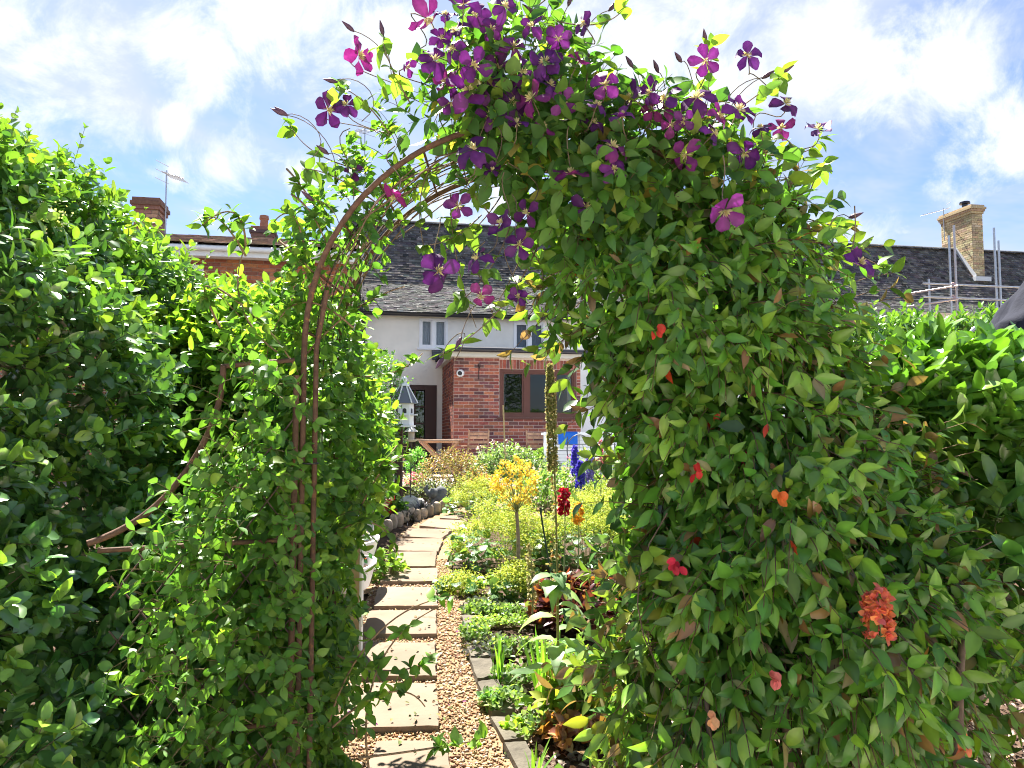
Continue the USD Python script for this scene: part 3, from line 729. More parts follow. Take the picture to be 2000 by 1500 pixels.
MB().box((s - .13, TM - .09, z - .12), (s + .13, TM - .005, z + .12), (.05, .055, .07), HW).build('box', 'plastic', t); q = MB()
for i in range(5):
    q.box((s - .11, TM - .105, z - .09 + i * .04), (s + .11, TM - .088, z - .075 + i * .04), (.09, .1, .12), HW)
q.build('louvre', 'plastic', t)

# ------------------------------------------------------------------ brick neighbour on the left
TN = -1.75
nb_ = thing('brick_house', 'red brick house with a white fascia and brown tiled roof on the left', 'house', HW([-6, TN, FLOOR]))
n1 = hl(689, 520, TN)[0]; n0 = hl(240, 520, TN)[0] - 3; ne = hl(450, 507, TN)[1]
m = MB().box((n0, TN + .006, FLOOR), (n1, TN + 5.2, ne + .3), (.5, .42, .35), HW); m.build('wall', 'mortar', nb_)
bz = FLOOR; nw = (hl(372, 0, TN)[0], hl(412, 0, TN)[0], hl(390, 560, TN)[1], hl(390, 518, TN)[1])
bricks(nb_, n0, n1, bz, ne, TN, [nw], 300, cols=[(3, (.40, .15, .075)), (2, (.33, .12, .07)), (2, (.25, .10, .07)), (1, (.46, .2, .1))])
window(nb_, nw, TN - .01, sill=False, mullions=(), curt=(.3, .3, .3))
MB().box((n0 - .3, TN - .30, ne + .0), (n1 + .1, TN - .03, ne + .02), (.78, .8, .8), HW).build('soffit', 'painted', nb_)
MB().box((n0 - .3, TN - .33, ne - .02), (n1 + .1, TN - .302, ne + .14), (.78, .8, .8), HW).build('fascia', 'painted', nb_)
b = MB(); b.tube([HW([n0 - .3, TN - .38, ne + .13]), HW([n1 + .1, TN - .38, ne + .12])], .052, 10, (.74, .76, .76)); b.build('gutter', 'plastic', nb_, True)
zr0 = ne + .20; tr = TN + 1.15; zr1 = hl(330, 459, tr)[1]; nr_ = part_group(nb_, 'roof')
tiles(nr_, n0 - .3, n1 + .12, TN - .42, zr0, tr, zr1, .2, .11, 150, cols=[(3, (.24, .165, .12)), (2, (.18, .125, .10)), (1.5, (.30, .22, .16))], mat='brown_tile')
b = MB()
for a, c in (((TN - .38, zr0 - .03), (tr, zr1 - .02)), ((tr, zr1 - .02), (TN + 5.5, ne + .2))):
    b.add(HW(np.array([[n0 - .3, *a], [n1 + .1, *a], [n1 + .1, *c], [n0 - .3, *c]])), [[0, 1, 2, 3]], (.08, .07, .06))
b.add(HW(np.array([[n1 + .0, TN - .3, ne], [n1, TN - .38, zr0 - .03], [n1, tr, zr1 - .03], [n1, TN + 5.2, ne + .2]])), [[0, 1, 2, 3]], (.4, .3, .25)); b.build('roof_deck', 'brown_tile', nr_)
b = MB()
for a, c in (((TN - .42, zr0 - .12), (tr, zr1 - .08)), ((tr, zr1 - .08), (TN + 5.5, ne + .1))):
    d = np.array([0, *(np.array(c) - a)]); p = np.array([n1 + .125, *a]); b.add(HW(np.array([p, p + d, p + d + [0, 0, .16], p + [0, 0, .16], p + [.03, 0, 0], p + d + [.03, 0, 0], p + d + [.03, 0, .16], p + [.03, 0, .16]])), [[0, 1, 2, 3], [5, 4, 7, 6], [3, 2, 6, 7], [1, 0, 4, 5]], (.78, .78, .76))
b.build('bargeboard', 'painted', nb_)


def stack(parent, name, x0, x1, ytop, t, zb, dep, cols, pot=True):
    s0, zt_ = hl(x0, ytop, t); s1, _ = hl(x1, ytop, t); c = part_group(parent, name)
    MB().box((s0 + .008, t + .008, zb), (s1 - .008, t + dep, zt_ - .1), (.4, .34, .28), HW).build('mortar', 'mortar', c)
    bricks(c, s0, s1, zb, zt_ - .24, t, cols=cols, most=110); bricks(c, t, t + dep, zb, zt_ - .24, s1, cols=cols, most=60, fn=sw, sign=1)
    k = MB()
    for i, o in enumerate((.03, .06, .03)):
        k.box((s0 - o, t - o, zt_ - .24 + .08 * i), (s1 + o, t + dep + o, zt_ - .24 + .078 * (i + 1)), palette(1, cols)[0] * .7, HW)
    k.build('cap', 'brick', c)
    if pot:
        q = HW([(s0 + s1) / 2, t + dep / 2, zt_]); MB().tube([q, q + [0, 0, .2], q + [0, 0, .22], q + [0, 0, .3]], [.1, .085, .11, .1], 12, (.3, .14, .09)).build('pot', 'brick', c, 40)
    return s0, s1, zt_


OLD = [(3, (.27, .14, .10)), (2, (.2, .12, .095)), (2, (.33, .19, .13)), (1, (.15, .1, .09))]
a0, a1, azt = stack(nb_, 'chimney', 262, 310, 384, TN + 1.0, zr1 - .9, .62, OLD, False)
stack(nb_, 'chimney', 493, 533, 441, TN + 2.6, zr1 - .8, .45, OLD, True)
aerial('television_aerial', HW([a1 + .06, TN + 1.3, azt - .95]), 1.62, (.9, -.2, .42), 'tall television aerial on a mast beside the left brick chimney', -.32, 9, hw=.16)
aerial('television_aerial', HW([hl(712, 300, 4.5)[0], 4.5, 6.2]), hl(712, 247, 4.5)[1] - 6.2, (-.5, .5, .3), 'television aerial glimpsed through the clematis above the left side of the arch', 0.0, 6, hw=.25)

# ------------------------------------------------------------------ scaffold on the right
sc = thing('scaffold', 'grey tube scaffold with timber boards before the slate roof on the right', 'scaffold', HW([14, 1.6, FLOOR]))
zs = [hl(1862, y, 1.2)[1] for y in (557, 583, 632)]
poles = [(1863, 440, 1.2), (1853, 460, 2.1), (1941, 445, 1.2), (2060, 445, 1.2), (1814, 545, 2.1), (1950, 470, 2.1)]
for x, y, t in poles:
    s, z = hl(x, y + 40, t); s, z = hl(x - .055 * (x - 1000) * .0, y, t)
    MB().tube([HW([s, t, FLOOR - .05]), HW([s, t, z])], .03, 8, (.42, .43, .45) if x != 1863 else (.46, .40, .38)).build('upright', 'metal', sc, True)
sA, sB = hl(1800, 560, 1.2)[0], 20.5
for z in zs[:2]:
    MB().tube([HW([sA, 1.14, z]), HW([sB, 1.14, z])], .027, 8, (.5, .51, .53)).build('rail', 'metal', sc, True)
for z in zs[:2]:
    s = hl(1863, 560, 1.2)[0]; MB().tube([HW([s - .05, 1.0, z - .05]), HW([s - .55, 2.7 - .35, z - .05])], .027, 8, (.55, .45, .42)).build('transom', 'metal', sc, True)
s1_ = hl(1862, 630, 1.2)[0]
for z in zs[:2]:
    MB().add(*rock(HW([s1_, 1.16, z]), (.13, .13, .15), 4), col=(.45, .3, .27)).build('coupler', 'metal', sc, True)
MB().box((s1_ - .5, 1.25, zs[2] - .02), (sB, 1.5, zs[2] + .02), (.5, .42, .3), HW).build('board', 'timber', sc); MB().box((s1_ - .7, 1.52, zs[2] - .02), (sB, 1.8, zs[2] + .02), (.46, .39, .28), HW).build('board', 'timber', sc)
MB().box((s1_ - .0, 1.215, zs[2] + .03), (sB, 1.25, zs[2] + .26), (.34, .34, .3), HW).build('toe_board', 'timber', sc, label='grey toe board'); MB().box((s1_ - .95, 1.17, zs[2] + .0), (s1_ + .62, 1.205, zs[2] + .28), (.62, .5, .34), HW).build('toe_board', 'timber', sc, label='pale new toe board')

# ------------------------------------------------------------------ the tall hedge on the left
def hedge():
    t = thing('privet_hedge', 'tall dark glossy privet hedge running along the whole left side', 'hedge', (-2.1, 3, 0))
    n = 6200; r = np.random.default_rng(11)
    Y = 1.75 * (11.0 / 1.75) ** (r.random(n) ** 1.1)
    zt = np.interp(Y, [1, 2, 2.7, 3.2, 3.8, 4.5, 7, 11], [2.60, 2.60, 2.59, 2.52, 2.42, 2.38, 2.42, 2.6])
    rr, top = .32, .75
    face = zt - rr - .06 * Y - .02; arc = rr * 1.571
    s = r.random(n) * (face + arc + top)
    X = np.where(s < face, 0, np.where(s < face + arc, -rr * (1 - np.cos((s - face) / rr)), -rr - (s - face - arc)))
    Z = np.where(s < face, .06 * Y + .02 + s, np.where(s < face + arc, zt - rr + rr * np.sin((s - face) / rr), zt))
    nx = np.where(s < face, 1, np.where(s < face + arc, np.cos((s - face) / rr), 0)); nz = np.where(s < face, 0, np.where(s < face + arc, np.sin((s - face) / rr), 1))
    b = np.interp(Y, [3, 5], [.5, .25]) * (meshkit.fbm(np.stack([Y * 1.6, Z * 1.8, 0 * Y], -1), 3, 5) - .5) - .12 * r.random(n) ** 1.5
    P = np.stack([-1.62 + X + np.interp(Y, [2.2, 2.9, 4.2], [.78, .42, .0]) * np.clip(1 - (Z - .06 * Y) / 2.3, 0, 1), Y, Z], -1) + b[:, None] * np.stack([nx, 0 * nx, nz], -1)
    D = unit(np.stack([nx * .9, -.15 + 0 * nx, nz * .9 + .55], -1) + .45 * r.normal(size=(n, 3)))
    ln = r.uniform(.10, .22, n); far = Y > 4.6
    bt = []
    for sel, k, st in ((~far, 5, 'oval'), (far, 4, 'small')):
        B, A, N, U, L = shoots(P[sel], D[sel], k, ln[sel], r, .1, True, 1.0, .5)
        m = len(B); young = np.tile((r.random(sel.sum()) < .32) | ((nz[sel] > .35) & (r.random(sel.sum()) < .75)), 2 * k)
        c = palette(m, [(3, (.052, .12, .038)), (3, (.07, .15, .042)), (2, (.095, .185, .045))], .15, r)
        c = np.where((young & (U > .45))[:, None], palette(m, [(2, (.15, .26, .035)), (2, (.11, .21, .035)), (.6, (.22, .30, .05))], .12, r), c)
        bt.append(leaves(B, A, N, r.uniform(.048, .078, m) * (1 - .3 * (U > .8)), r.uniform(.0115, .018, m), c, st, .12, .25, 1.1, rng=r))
        if st == 'oval':
            stems(t, L[::3], .0022, (.10, .085, .045), name='twig', kind='stuff')
    m = 24000; q = r.integers(0, n, m)   # older leaves deeper in
    Pq = P[q] - np.stack([nx[q], 0 * nx[q], nz[q]], -1) * r.uniform(.05, .6, (m, 1)) + .06 * r.normal(size=(m, 3))
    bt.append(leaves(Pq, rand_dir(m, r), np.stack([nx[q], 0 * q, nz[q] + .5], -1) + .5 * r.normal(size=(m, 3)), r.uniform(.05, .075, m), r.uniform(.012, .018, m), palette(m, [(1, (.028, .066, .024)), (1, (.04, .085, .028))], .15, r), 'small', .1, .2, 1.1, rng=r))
    # upright new shoots along the top
    k = 90; Yk = 1.9 + 3.4 * r.random(k); zk = np.interp(Yk, [1, 2, 2.7, 3.2, 3.8, 4.5, 7], [2.60, 2.60, 2.59, 2.52, 2.42, 2.38, 2.42])
    Pk = np.stack([-1.75 - .4 * r.random(k), Yk, zk - .05], -1); B, A, N, U, L = shoots(Pk, np.array([[.1, -.1, 1.]]) + .25 * r.normal(size=(k, 3)), 7, r.uniform(.12, .32, k), r, .05, True, .75, .1)
    m = len(B); bt.append(leaves(B, A, N, r.uniform(.028, .05, m) * (1.1 - .5 * U), .011, palette(m, [(2, (.14, .24, .04)), (1, (.10, .17, .06)), (1, (.19, .25, .07))], .12, r), 'oval', .1, .3, 1.1, rng=r))
    stems(t, L, .0022, (.15, .17, .08), name='young_shoot', kind='stuff')
    # cream flower sprays
    fl = []
    for i in range(26):
        y = r.uniform(2.3, 5); z = r.uniform(1.2, 2.3); p = np.array([-1.55, y, z]); q = 60
        fl.append(p + r.normal(size=(q, 3)) * [.025, .025, .03])
    fl = np.vstack(fl); bt.append(leaves(fl, rand_dir(len(fl), r), rand_dir(len(fl), r), .009, .004, palette(len(fl), [(1, (.62, .58, .40))], .1, r), 'tiny', 0, .2, 1))
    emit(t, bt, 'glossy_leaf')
    tr = MB()
    for y in np.arange(1.6, 9, .55):
        p = np.array([-1.95 + .1 * r.normal(), y, .06 * y - .02]); tr.tube(spline([p, p + [.05 * r.normal(), .04, .8], p + [.1 * r.normal(), .08 * r.normal(), 1.9]], 8), np.linspace(.03, .012, 8), 7, (.13, .10, .075))
    tr.build('trunks', 'bark', t, True, kind='stuff')


hedge()


# ------------------------------------------------------------------ the arch of brown tube
def hoop(Y, x0, x1, zs, za, n=40):
    c, h = (x0 + x1) / 2, (x1 - x0) / 2; a = np.linspace(np.pi, 0, n)
    arc = np.stack([c + h * np.cos(a), np.full(n, Y), zs + (za - zs) * np.sin(a) ** .92], 1)
    return np.vstack([[[x0, Y, float(gz(0, Y)) - .1]], [[x0, Y, zs - .7]], arc, [[x1, Y, zs - .7]], [[x1, Y, float(gz(0, Y)) - .1]]])


YA, YB = 2.2, 2.62
ar = thing('garden_arch', 'brown tube garden arch wound with climbers, spanning the start of the path', 'arch', (0.08, 2.4, .13))
xl, xr = at(590, 900, YA)[0], at(1525, 1250, YA)[0]
BR = (.12, .065, .04)
for Y, dx in ((YA, 0), (YB, -.0)):
    MB().tube(hoop(Y, xl + dx, xr, 1.78, 2.47), .0088, 10, BR).build('hoop', 'brown_tube', ar, True)
    if Y == YA:
        MB().tube([[xl + .032, Y + .012, .05], [xl + .032, Y + .012, 1.80], [xl + .06, Y + .012, 1.97]], .0078, 8, BR).build('side_post', 'brown_tube', ar, True)
w = MB()
for k in range(1, 4):
    w.tube(hoop(YA + (YB - YA) * k / 4, xl + .004, xr - .004, 1.78, 2.46), .0022, 5, (.06, .045, .035))
h = hoop(YA, xl, xr, 1.78, 2.47)
w.build('wire', 'brown_tube', ar, True, kind='stuff')
for i in list(range(3, 42, 3)):
    MB().tube([h[i], h[i] + [0, YB - YA, 0]], .004, 6, BR).build('rung', 'brown_tube', ar, True)
for z in (.45, .95, 1.4):
    for x in (xl, xr):
        MB().tube([[x, YA, z], [x, YB, z]], .004, 6, BR).build('rung', 'brown_tube', ar, True)
tie = MB(); z = at(585, 905, YA)[2]; tie.tube([[xl - .013 + .03 * math.cos(a) + .028, YA + .02 * math.sin(a), z] for a in np.linspace(0, 6.28, 12)], .003, 5, (.02, .02, .02)); tie.build('tie', 'plastic', ar, True)
# open gate leaf on the left: concave top rail, bars, lattice wires
gt = thing('garden_gate', 'open brown tube gate leaf with a concave top rail, left of the arch', 'gate', (xl - .3, 2.0, .13))
gx, gy = xl - .015, YA - .02
GP = lambda u, z: np.array([gx - .62 * u, gy - .25 * u, z])   # u along the leaf
top = [at(432, 765, 2.10), at(405, 850, 2.09), at(360, 925, 2.06), at(290, 1000, 2.02), at(215, 1045, 1.98), at(170, 1062, 1.95)]
MB().tube(spline([at(436, 715, 2.1), *top], 30), .0085, 10, BR).build('top_rail', 'brown_tube', gt, True)
for p, q in (((190, 1076, 1.97), (581, 1053, 2.19)), ((330, 1437, 2.03), (585, 1408, 2.19)), ((432, 716, 2.1), (575, 703, 2.19))):
    MB().tube([at(*p), at(*q)], .0068, 8, BR).build('bar', 'brown_tube', gt, True)
MB().tube([GP(.0, .2), GP(.0, 1.72)], .009, 8, BR).build('stile', 'brown_tube', gt, True); 
w = MB()
for k in np.linspace(-.9, .95, 13):
    for sg in (1, -1):
        pts = [(u, .72 + (k + sg * (u - .34)) * .9) for u in np.linspace(0, .68, 12)]
        pts = [GP(u, z) for u, z in pts if .25 < z < 1.28 + .42 * max(0, (.25 - u)) / .25]
        if len(pts) > 1:
            w.tube(pts, .0025, 5, (.09, .06, .045))
w.build('lattice', 'brown_tube', gt, kind='stuff')

# ------------------------------------------------------------------ pale green climber over the left post and gate
def left_climber():
    t = thing('pale_climber', 'light green leafy climber wrapping the left post of the arch and the open gate', 'climbing plant', (xl, 2.4, .14)); r = np.random.default_rng(21)
    poly = [(690, 320), (790, 235), (840, 290), (745, 410), (700, 520), (675, 590), (690, 660), (695, 740), (715, 800), (720, 860), (716, 950), (695, 990), (675, 1060), (650, 1150), (668, 1230), (660, 1310), (620, 1560), (430, 1560), (340, 1460), (330, 1250), (370, 1060), (440, 940), (490, 780), (540, 640), (575, 470), (630, 360)]
    Yc = lambda x, y: np.where(x > 600, 2.48 + np.clip((x - 600) / 170, 0, 1) * .55 * (y > 560), np.interp(x, [250, 580], [2.32, 2.46]))
    wt = lambda x, y: np.where((x > 640) & (y > 1020), .38, np.where(y < 600, .42, np.where(x < 545, np.where(y < 980, .3, .55), .9)))
    P, D, dist = mass(poly, 1080, Yc, .22, 120, .4, r, wt, inset=28)
    D = unit(D + [0, -.2, .35] + .5 * r.normal(size=P.shape))
    B, A, N, U, L = shoots(P, D, 3, r.uniform(.07, .17, len(P)), r, .25, True, 1.0, .5)
    n = len(B); x, y, w_ = project(B)
    c = palette(n, [(3, (.085, .18, .035)), (2.5, (.12, .23, .04)), (1.5, (.06, .14, .035)), (1.2, (.19, .30, .045))], .14, r)
    bt = []
    for k, (dt, sc) in enumerate(((0, 1.0), (.9, .8), (-.9, .8))):   # three leaflets on each stalk
        sel = np.ones(n, bool) if k == 0 else r.random(n) < .55
        S = np.cross(A, N); A2 = unit(A * math.cos(dt) + S * math.sin(dt) + .12 * r.normal(size=A.shape) - [0, 0, .25])
        bt.append(leaves((B + A * .014)[sel], A2[sel], N[sel], (r.uniform(.028, .052, n) * sc)[sel], (r.uniform(.009, .0155, n) * sc)[sel], c[sel], 'ovate', .22, .22, 1.12, rng=r))
    stems(t, L[::2], .0018, (.16, .13, .06), name='stem', kind='stuff')
    # leaves in front of the gate rails
    P, D, dist = mass([(300, 1090), (430, 900), (440, 690), (540, 660), (555, 1100), (560, 1300), (560, 1540), (330, 1540)], 260, lambda x, y: np.interp(x, [300, 590], [1.93, 2.12]), .07, 120, .7, r)
    B, A, N, U, L = shoots(P, unit(D + [0, -.2, .3] + .6 * r.normal(size=P.shape)), 3, r.uniform(.07, .16, len(P)), r, .25, True, 1.0, .5); n = len(B)
    bt.append(leaves(B, unit(A - [0, 0, .3]), N, r.uniform(.026, .048, n), r.uniform(.0085, .0145, n), palette(n, [(3, (.075, .165, .035)), (2, (.11, .22, .04)), (.6, (.18, .3, .045))], .14, r), 'ovate', .22, .22, 1.12, rng=r)); stems(t, L, .0016, (.16, .13, .06), name='stem', kind='stuff')
    # long shoots straying beyond the outline
    st = [((690, 640), (600, 590), (520, 700), 2.3), ((600, 690), (700, 600), (790, 560), 2.35), ((560, 700), (505, 655), (480, 480), 2.3), ((480, 480), (470, 430), (395, 440), 2.28), ((480, 500), (440, 440), (400, 430), 2.3),
          ((600, 540), (570, 420), (530, 440), 2.3), ((700, 1000), (760, 905), (790, 890), 2.6), ((640, 1000), (750, 900), (775, 870), 2.6), ((640, 1420), (800, 1190), (880, 1165), 2.3), ((720, 1500), (790, 1230), (870, 1180), 2.25),
          ((650, 1420), (780, 1350), (830, 1380), 2.2), ((640, 720), (760, 730), (825, 690), 2.7), ((420, 560), (520, 640), (600, 760), 2.2), ((600, 1100), (720, 1020), (770, 1060), 2.4), ((660, 1280), (760, 1310), (840, 1290), 2.3), ((700, 1480), (850, 1460), (960, 1440), 2.15),
          ((560, 330), (600, 380), (640, 450), 2.35), ((570, 380), (610, 420), (650, 520), 2.3), ((545, 470), (600, 520), (640, 560), 2.3), ((430, 640), (400, 560), (470, 620), 2.2)]
    for a, b_, c_, Y in st:
        l = spline([at(*a, Y), at(*b_, Y - .05), at(*c_, Y + .05)], 18); m = MB(); m.tube(l, np.linspace(.0036, .0018, 18), 5, (.24, .16, .09)); m.build('trailing_shoot', 'bark', t, True)
        i = r.choice(np.arange(3, 18), 9); k = np.repeat(i, 3); d = rand_dir(len(k), r) * .8 + [0, -.3, .1]
        bt.append(leaves(l[k], d, np.array([[0, -.3, 1.]]) + .4 * r.normal(size=d.shape), r.uniform(.025, .06, len(k)), r.uniform(.009, .016, len(k)), palette(len(k), [(2, (.12, .23, .04)), (1, (.17, .28, .045)), (1, (.08, .16, .035))], .1, r), 'ovate', .25, .25, 1.12, rng=r))
    emit(t, bt, 'leaf')


left_climber()


def lime_shrub():
    t = thing('lime_shrub', 'sunlit lime green shrub between the dark hedge and the arch, behind the open gate', 'shrub', (-1.15, 3.4, .2)); r = np.random.default_rng(25)
    poly = [(330, 640), (400, 585), (470, 600), (540, 585), (600, 610), (650, 640), (690, 740), (728, 800), (732, 900), (722, 990), (680, 1040), (640, 1250), (420, 1250), (360, 1050), (330, 850)]
    P, D, dist = mass(poly, 2500, lambda x, y: np.interp(x, [330, 600, 780], [3.6, 3.35, 3.9]), .34, 140, .6, r, lambda x, y: np.where(y > 1000, .4, 1.0), inset=18)
    D = unit(D * [.7, .8, .7] + [0, -.1, .7] + .45 * r.normal(size=P.shape)); B, A, N, U, L = shoots(P, D, 4, r.uniform(.10, .24, len(P)), r, .15, True, .95, .5); n = len(B)
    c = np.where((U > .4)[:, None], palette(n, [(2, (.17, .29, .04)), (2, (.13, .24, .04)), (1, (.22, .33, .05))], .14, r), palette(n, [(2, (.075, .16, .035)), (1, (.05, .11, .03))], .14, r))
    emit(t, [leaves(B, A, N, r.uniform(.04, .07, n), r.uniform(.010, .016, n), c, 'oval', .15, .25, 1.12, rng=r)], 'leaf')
    stems(t, L[::2], .002, (.15, .15, .06), name='stem', kind='stuff')


lime_shrub()


# ------------------------------------------------------------------ dark evergreen climber on the right of the arch
def right_climber():
    t = thing('evergreen_climber', 'big dark glossy climber with drooping bronze tinged leaves burying the right side of the arch', 'climbing plant', (xr, 2.2, .13)); r = np.random.default_rng(31)
    poly = [(1050, 520), (1110, 440), (1250, 400), (1420, 360), (1560, 380), (1590, 430), (1610, 540), (1640, 640), (1690, 760), (1755, 880), (1825, 1000), (1890, 1120), (1930, 1290), (1890, 1390), (1850, 1430), (1840, 1560), (1290, 1560), (1230, 1470), (1190, 1410), (1200, 1300), (1235, 1180), (1270, 1080), (1240, 1000), (1270, 900), (1245, 810), (1195, 730), (1140, 640), (1080, 590)]
    Yc = lambda x, y: 2.42 - .22 * np.clip((y - 700) / 800, 0, 1) - .1 * np.clip((x - 1500) / 500, 0, 1)
    wt = lambda x, y: np.where((y > 1280) & (x > 1300), .42, np.where((y > 1080) & (x < 1280), .5, 1.0)) * np.clip(2.2 * meshkit.fbm(np.stack([x / 70, y / 70, 0 * x], -1), 2, 5) - .35, .12, 1)
    P, D, dist = mass(poly, 2900, Yc, .36, 170, .55, r, wt, inset=48, lump=.5)
    D = unit(D * [.8, 1, .7] + [0, -.25, -.25] + .45 * r.normal(size=P.shape))
    B, A, N, U, L = shoots(P, D, 3, r.uniform(.10, .22, len(P)), r, .35, True, .9, .1)
    n = len(B)
    hang = np.where(np.tile(r.random(len(P)) < .55, 6), .60, .05)[:, None]; A = unit(A * .7 + hang * [0, -.15, -1.] + .22 * r.normal(size=A.shape)); N = unit(N * .7 + [-.1, -.5, .5] + .45 * r.normal(size=A.shape))
    c = palette(n, [(3, (.06, .15, .024)), (3, (.085, .195, .03)), (2.5, (.12, .235, .034)), (1.8, (.17, .29, .04))], .16, r)
    x, y, w_ = project(B); bronze = (r.random(n) < .04 + .06 * (x > 1500)) & (U > .3)
    c = np.where(bronze[:, None], palette(n, [(2, (.19, .11, .04)), (1, (.25, .13, .07)), (1, (.20, .17, .09)), (1, (.16, .16, .04))], .15, r), c)
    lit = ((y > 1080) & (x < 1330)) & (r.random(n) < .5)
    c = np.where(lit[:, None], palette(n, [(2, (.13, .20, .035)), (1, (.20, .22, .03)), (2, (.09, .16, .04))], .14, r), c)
    red = r.random(n) < .0022
    c = np.where(red[:, None], palette(n, [(1, (.45, .05, .02)), (1, (.5, .12, .03)), (.5, (.3, .02, .03))], .1, r), c)
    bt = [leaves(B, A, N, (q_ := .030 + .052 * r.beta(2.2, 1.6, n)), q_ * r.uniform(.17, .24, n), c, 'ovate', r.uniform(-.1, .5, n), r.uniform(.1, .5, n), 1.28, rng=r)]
    m = 2600; q = r.integers(0, len(P), m)
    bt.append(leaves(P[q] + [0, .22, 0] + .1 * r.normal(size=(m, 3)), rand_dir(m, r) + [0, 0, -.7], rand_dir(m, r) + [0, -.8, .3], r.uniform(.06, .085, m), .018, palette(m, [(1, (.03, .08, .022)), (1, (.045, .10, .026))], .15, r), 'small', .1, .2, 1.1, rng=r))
    stems(t, L, .0026, (.17, .11, .06), name='stem', kind='stuff')
    # sprays that stray from the outline
    P2, D2, _ = mass(poly, 900, Yc, .3, 170, .6, r, inset=30); e = np.argsort(_)[:170]
    B, A, N, U, L = shoots(P2[e], D2[e] * [1.2, 1, 1.2] + [0, -.2, .25], 4, r.uniform(.14, .3, len(e)), r, .2, True, .9, .2)
    n = len(B); c = palette(n, [(2, (.06, .125, .03)), (1.5, (.11, .19, .035)), (1.3, (.17, .11, .06)), (1, (.15, .22, .04))], .14, r)
    A = unit(A + [0, 0, -.35]); bt.append(leaves(B, A, N, r.uniform(.04, .075, n), r.uniform(.011, .017, n), c, 'ovate', .2, .22, 1.13, rng=r)); stems(t, L, .0019, (.16, .10, .06), name='spray_stem', kind='stuff')
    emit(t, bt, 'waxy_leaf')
    for pts, w0 in (([(1875, 1540, 1.85), (1872, 1400, 1.85), (1880, 1250, 1.9)], .014), ([(1480, 1540, 2.1), (1475, 1380, 2.15), (1495, 1150, 2.2), (1460, 900, 2.3)], .012), ([(1545, 1540, 1.95), (1530, 1350, 1.95), (1520, 1150, 2.05), (1560, 700, 2.3)], .011), ([(1400, 1540, 1.9), (1380, 1350, 1.95), (1395, 1180, 2.1)], .008), ([(1640, 1540, 2.2), (1660, 1330, 2.2), (1640, 1050, 2.3)], .009)):
        MB().tube(spline([at(*p) for p in pts], 14), np.linspace(w0, w0 * .6, 14), 8, (.15, .105, .075)).build('trunk', 'bark', t, True)
    m = MB()
    for i in range(150):   # dry twigs at the foot
        a = at(r.uniform(1260, 1850), r.uniform(1300, 1520), r.uniform(1.95, 2.5)); m.tube(spline([a, a + [r.normal() * .04, .02, .12], a + [r.normal() * .12, .05, r.uniform(.15, .4)]], 6), .0018, 4, (.17, .115, .08))
    m.build('dry_twigs', 'bark', t, kind='stuff')


right_climber()


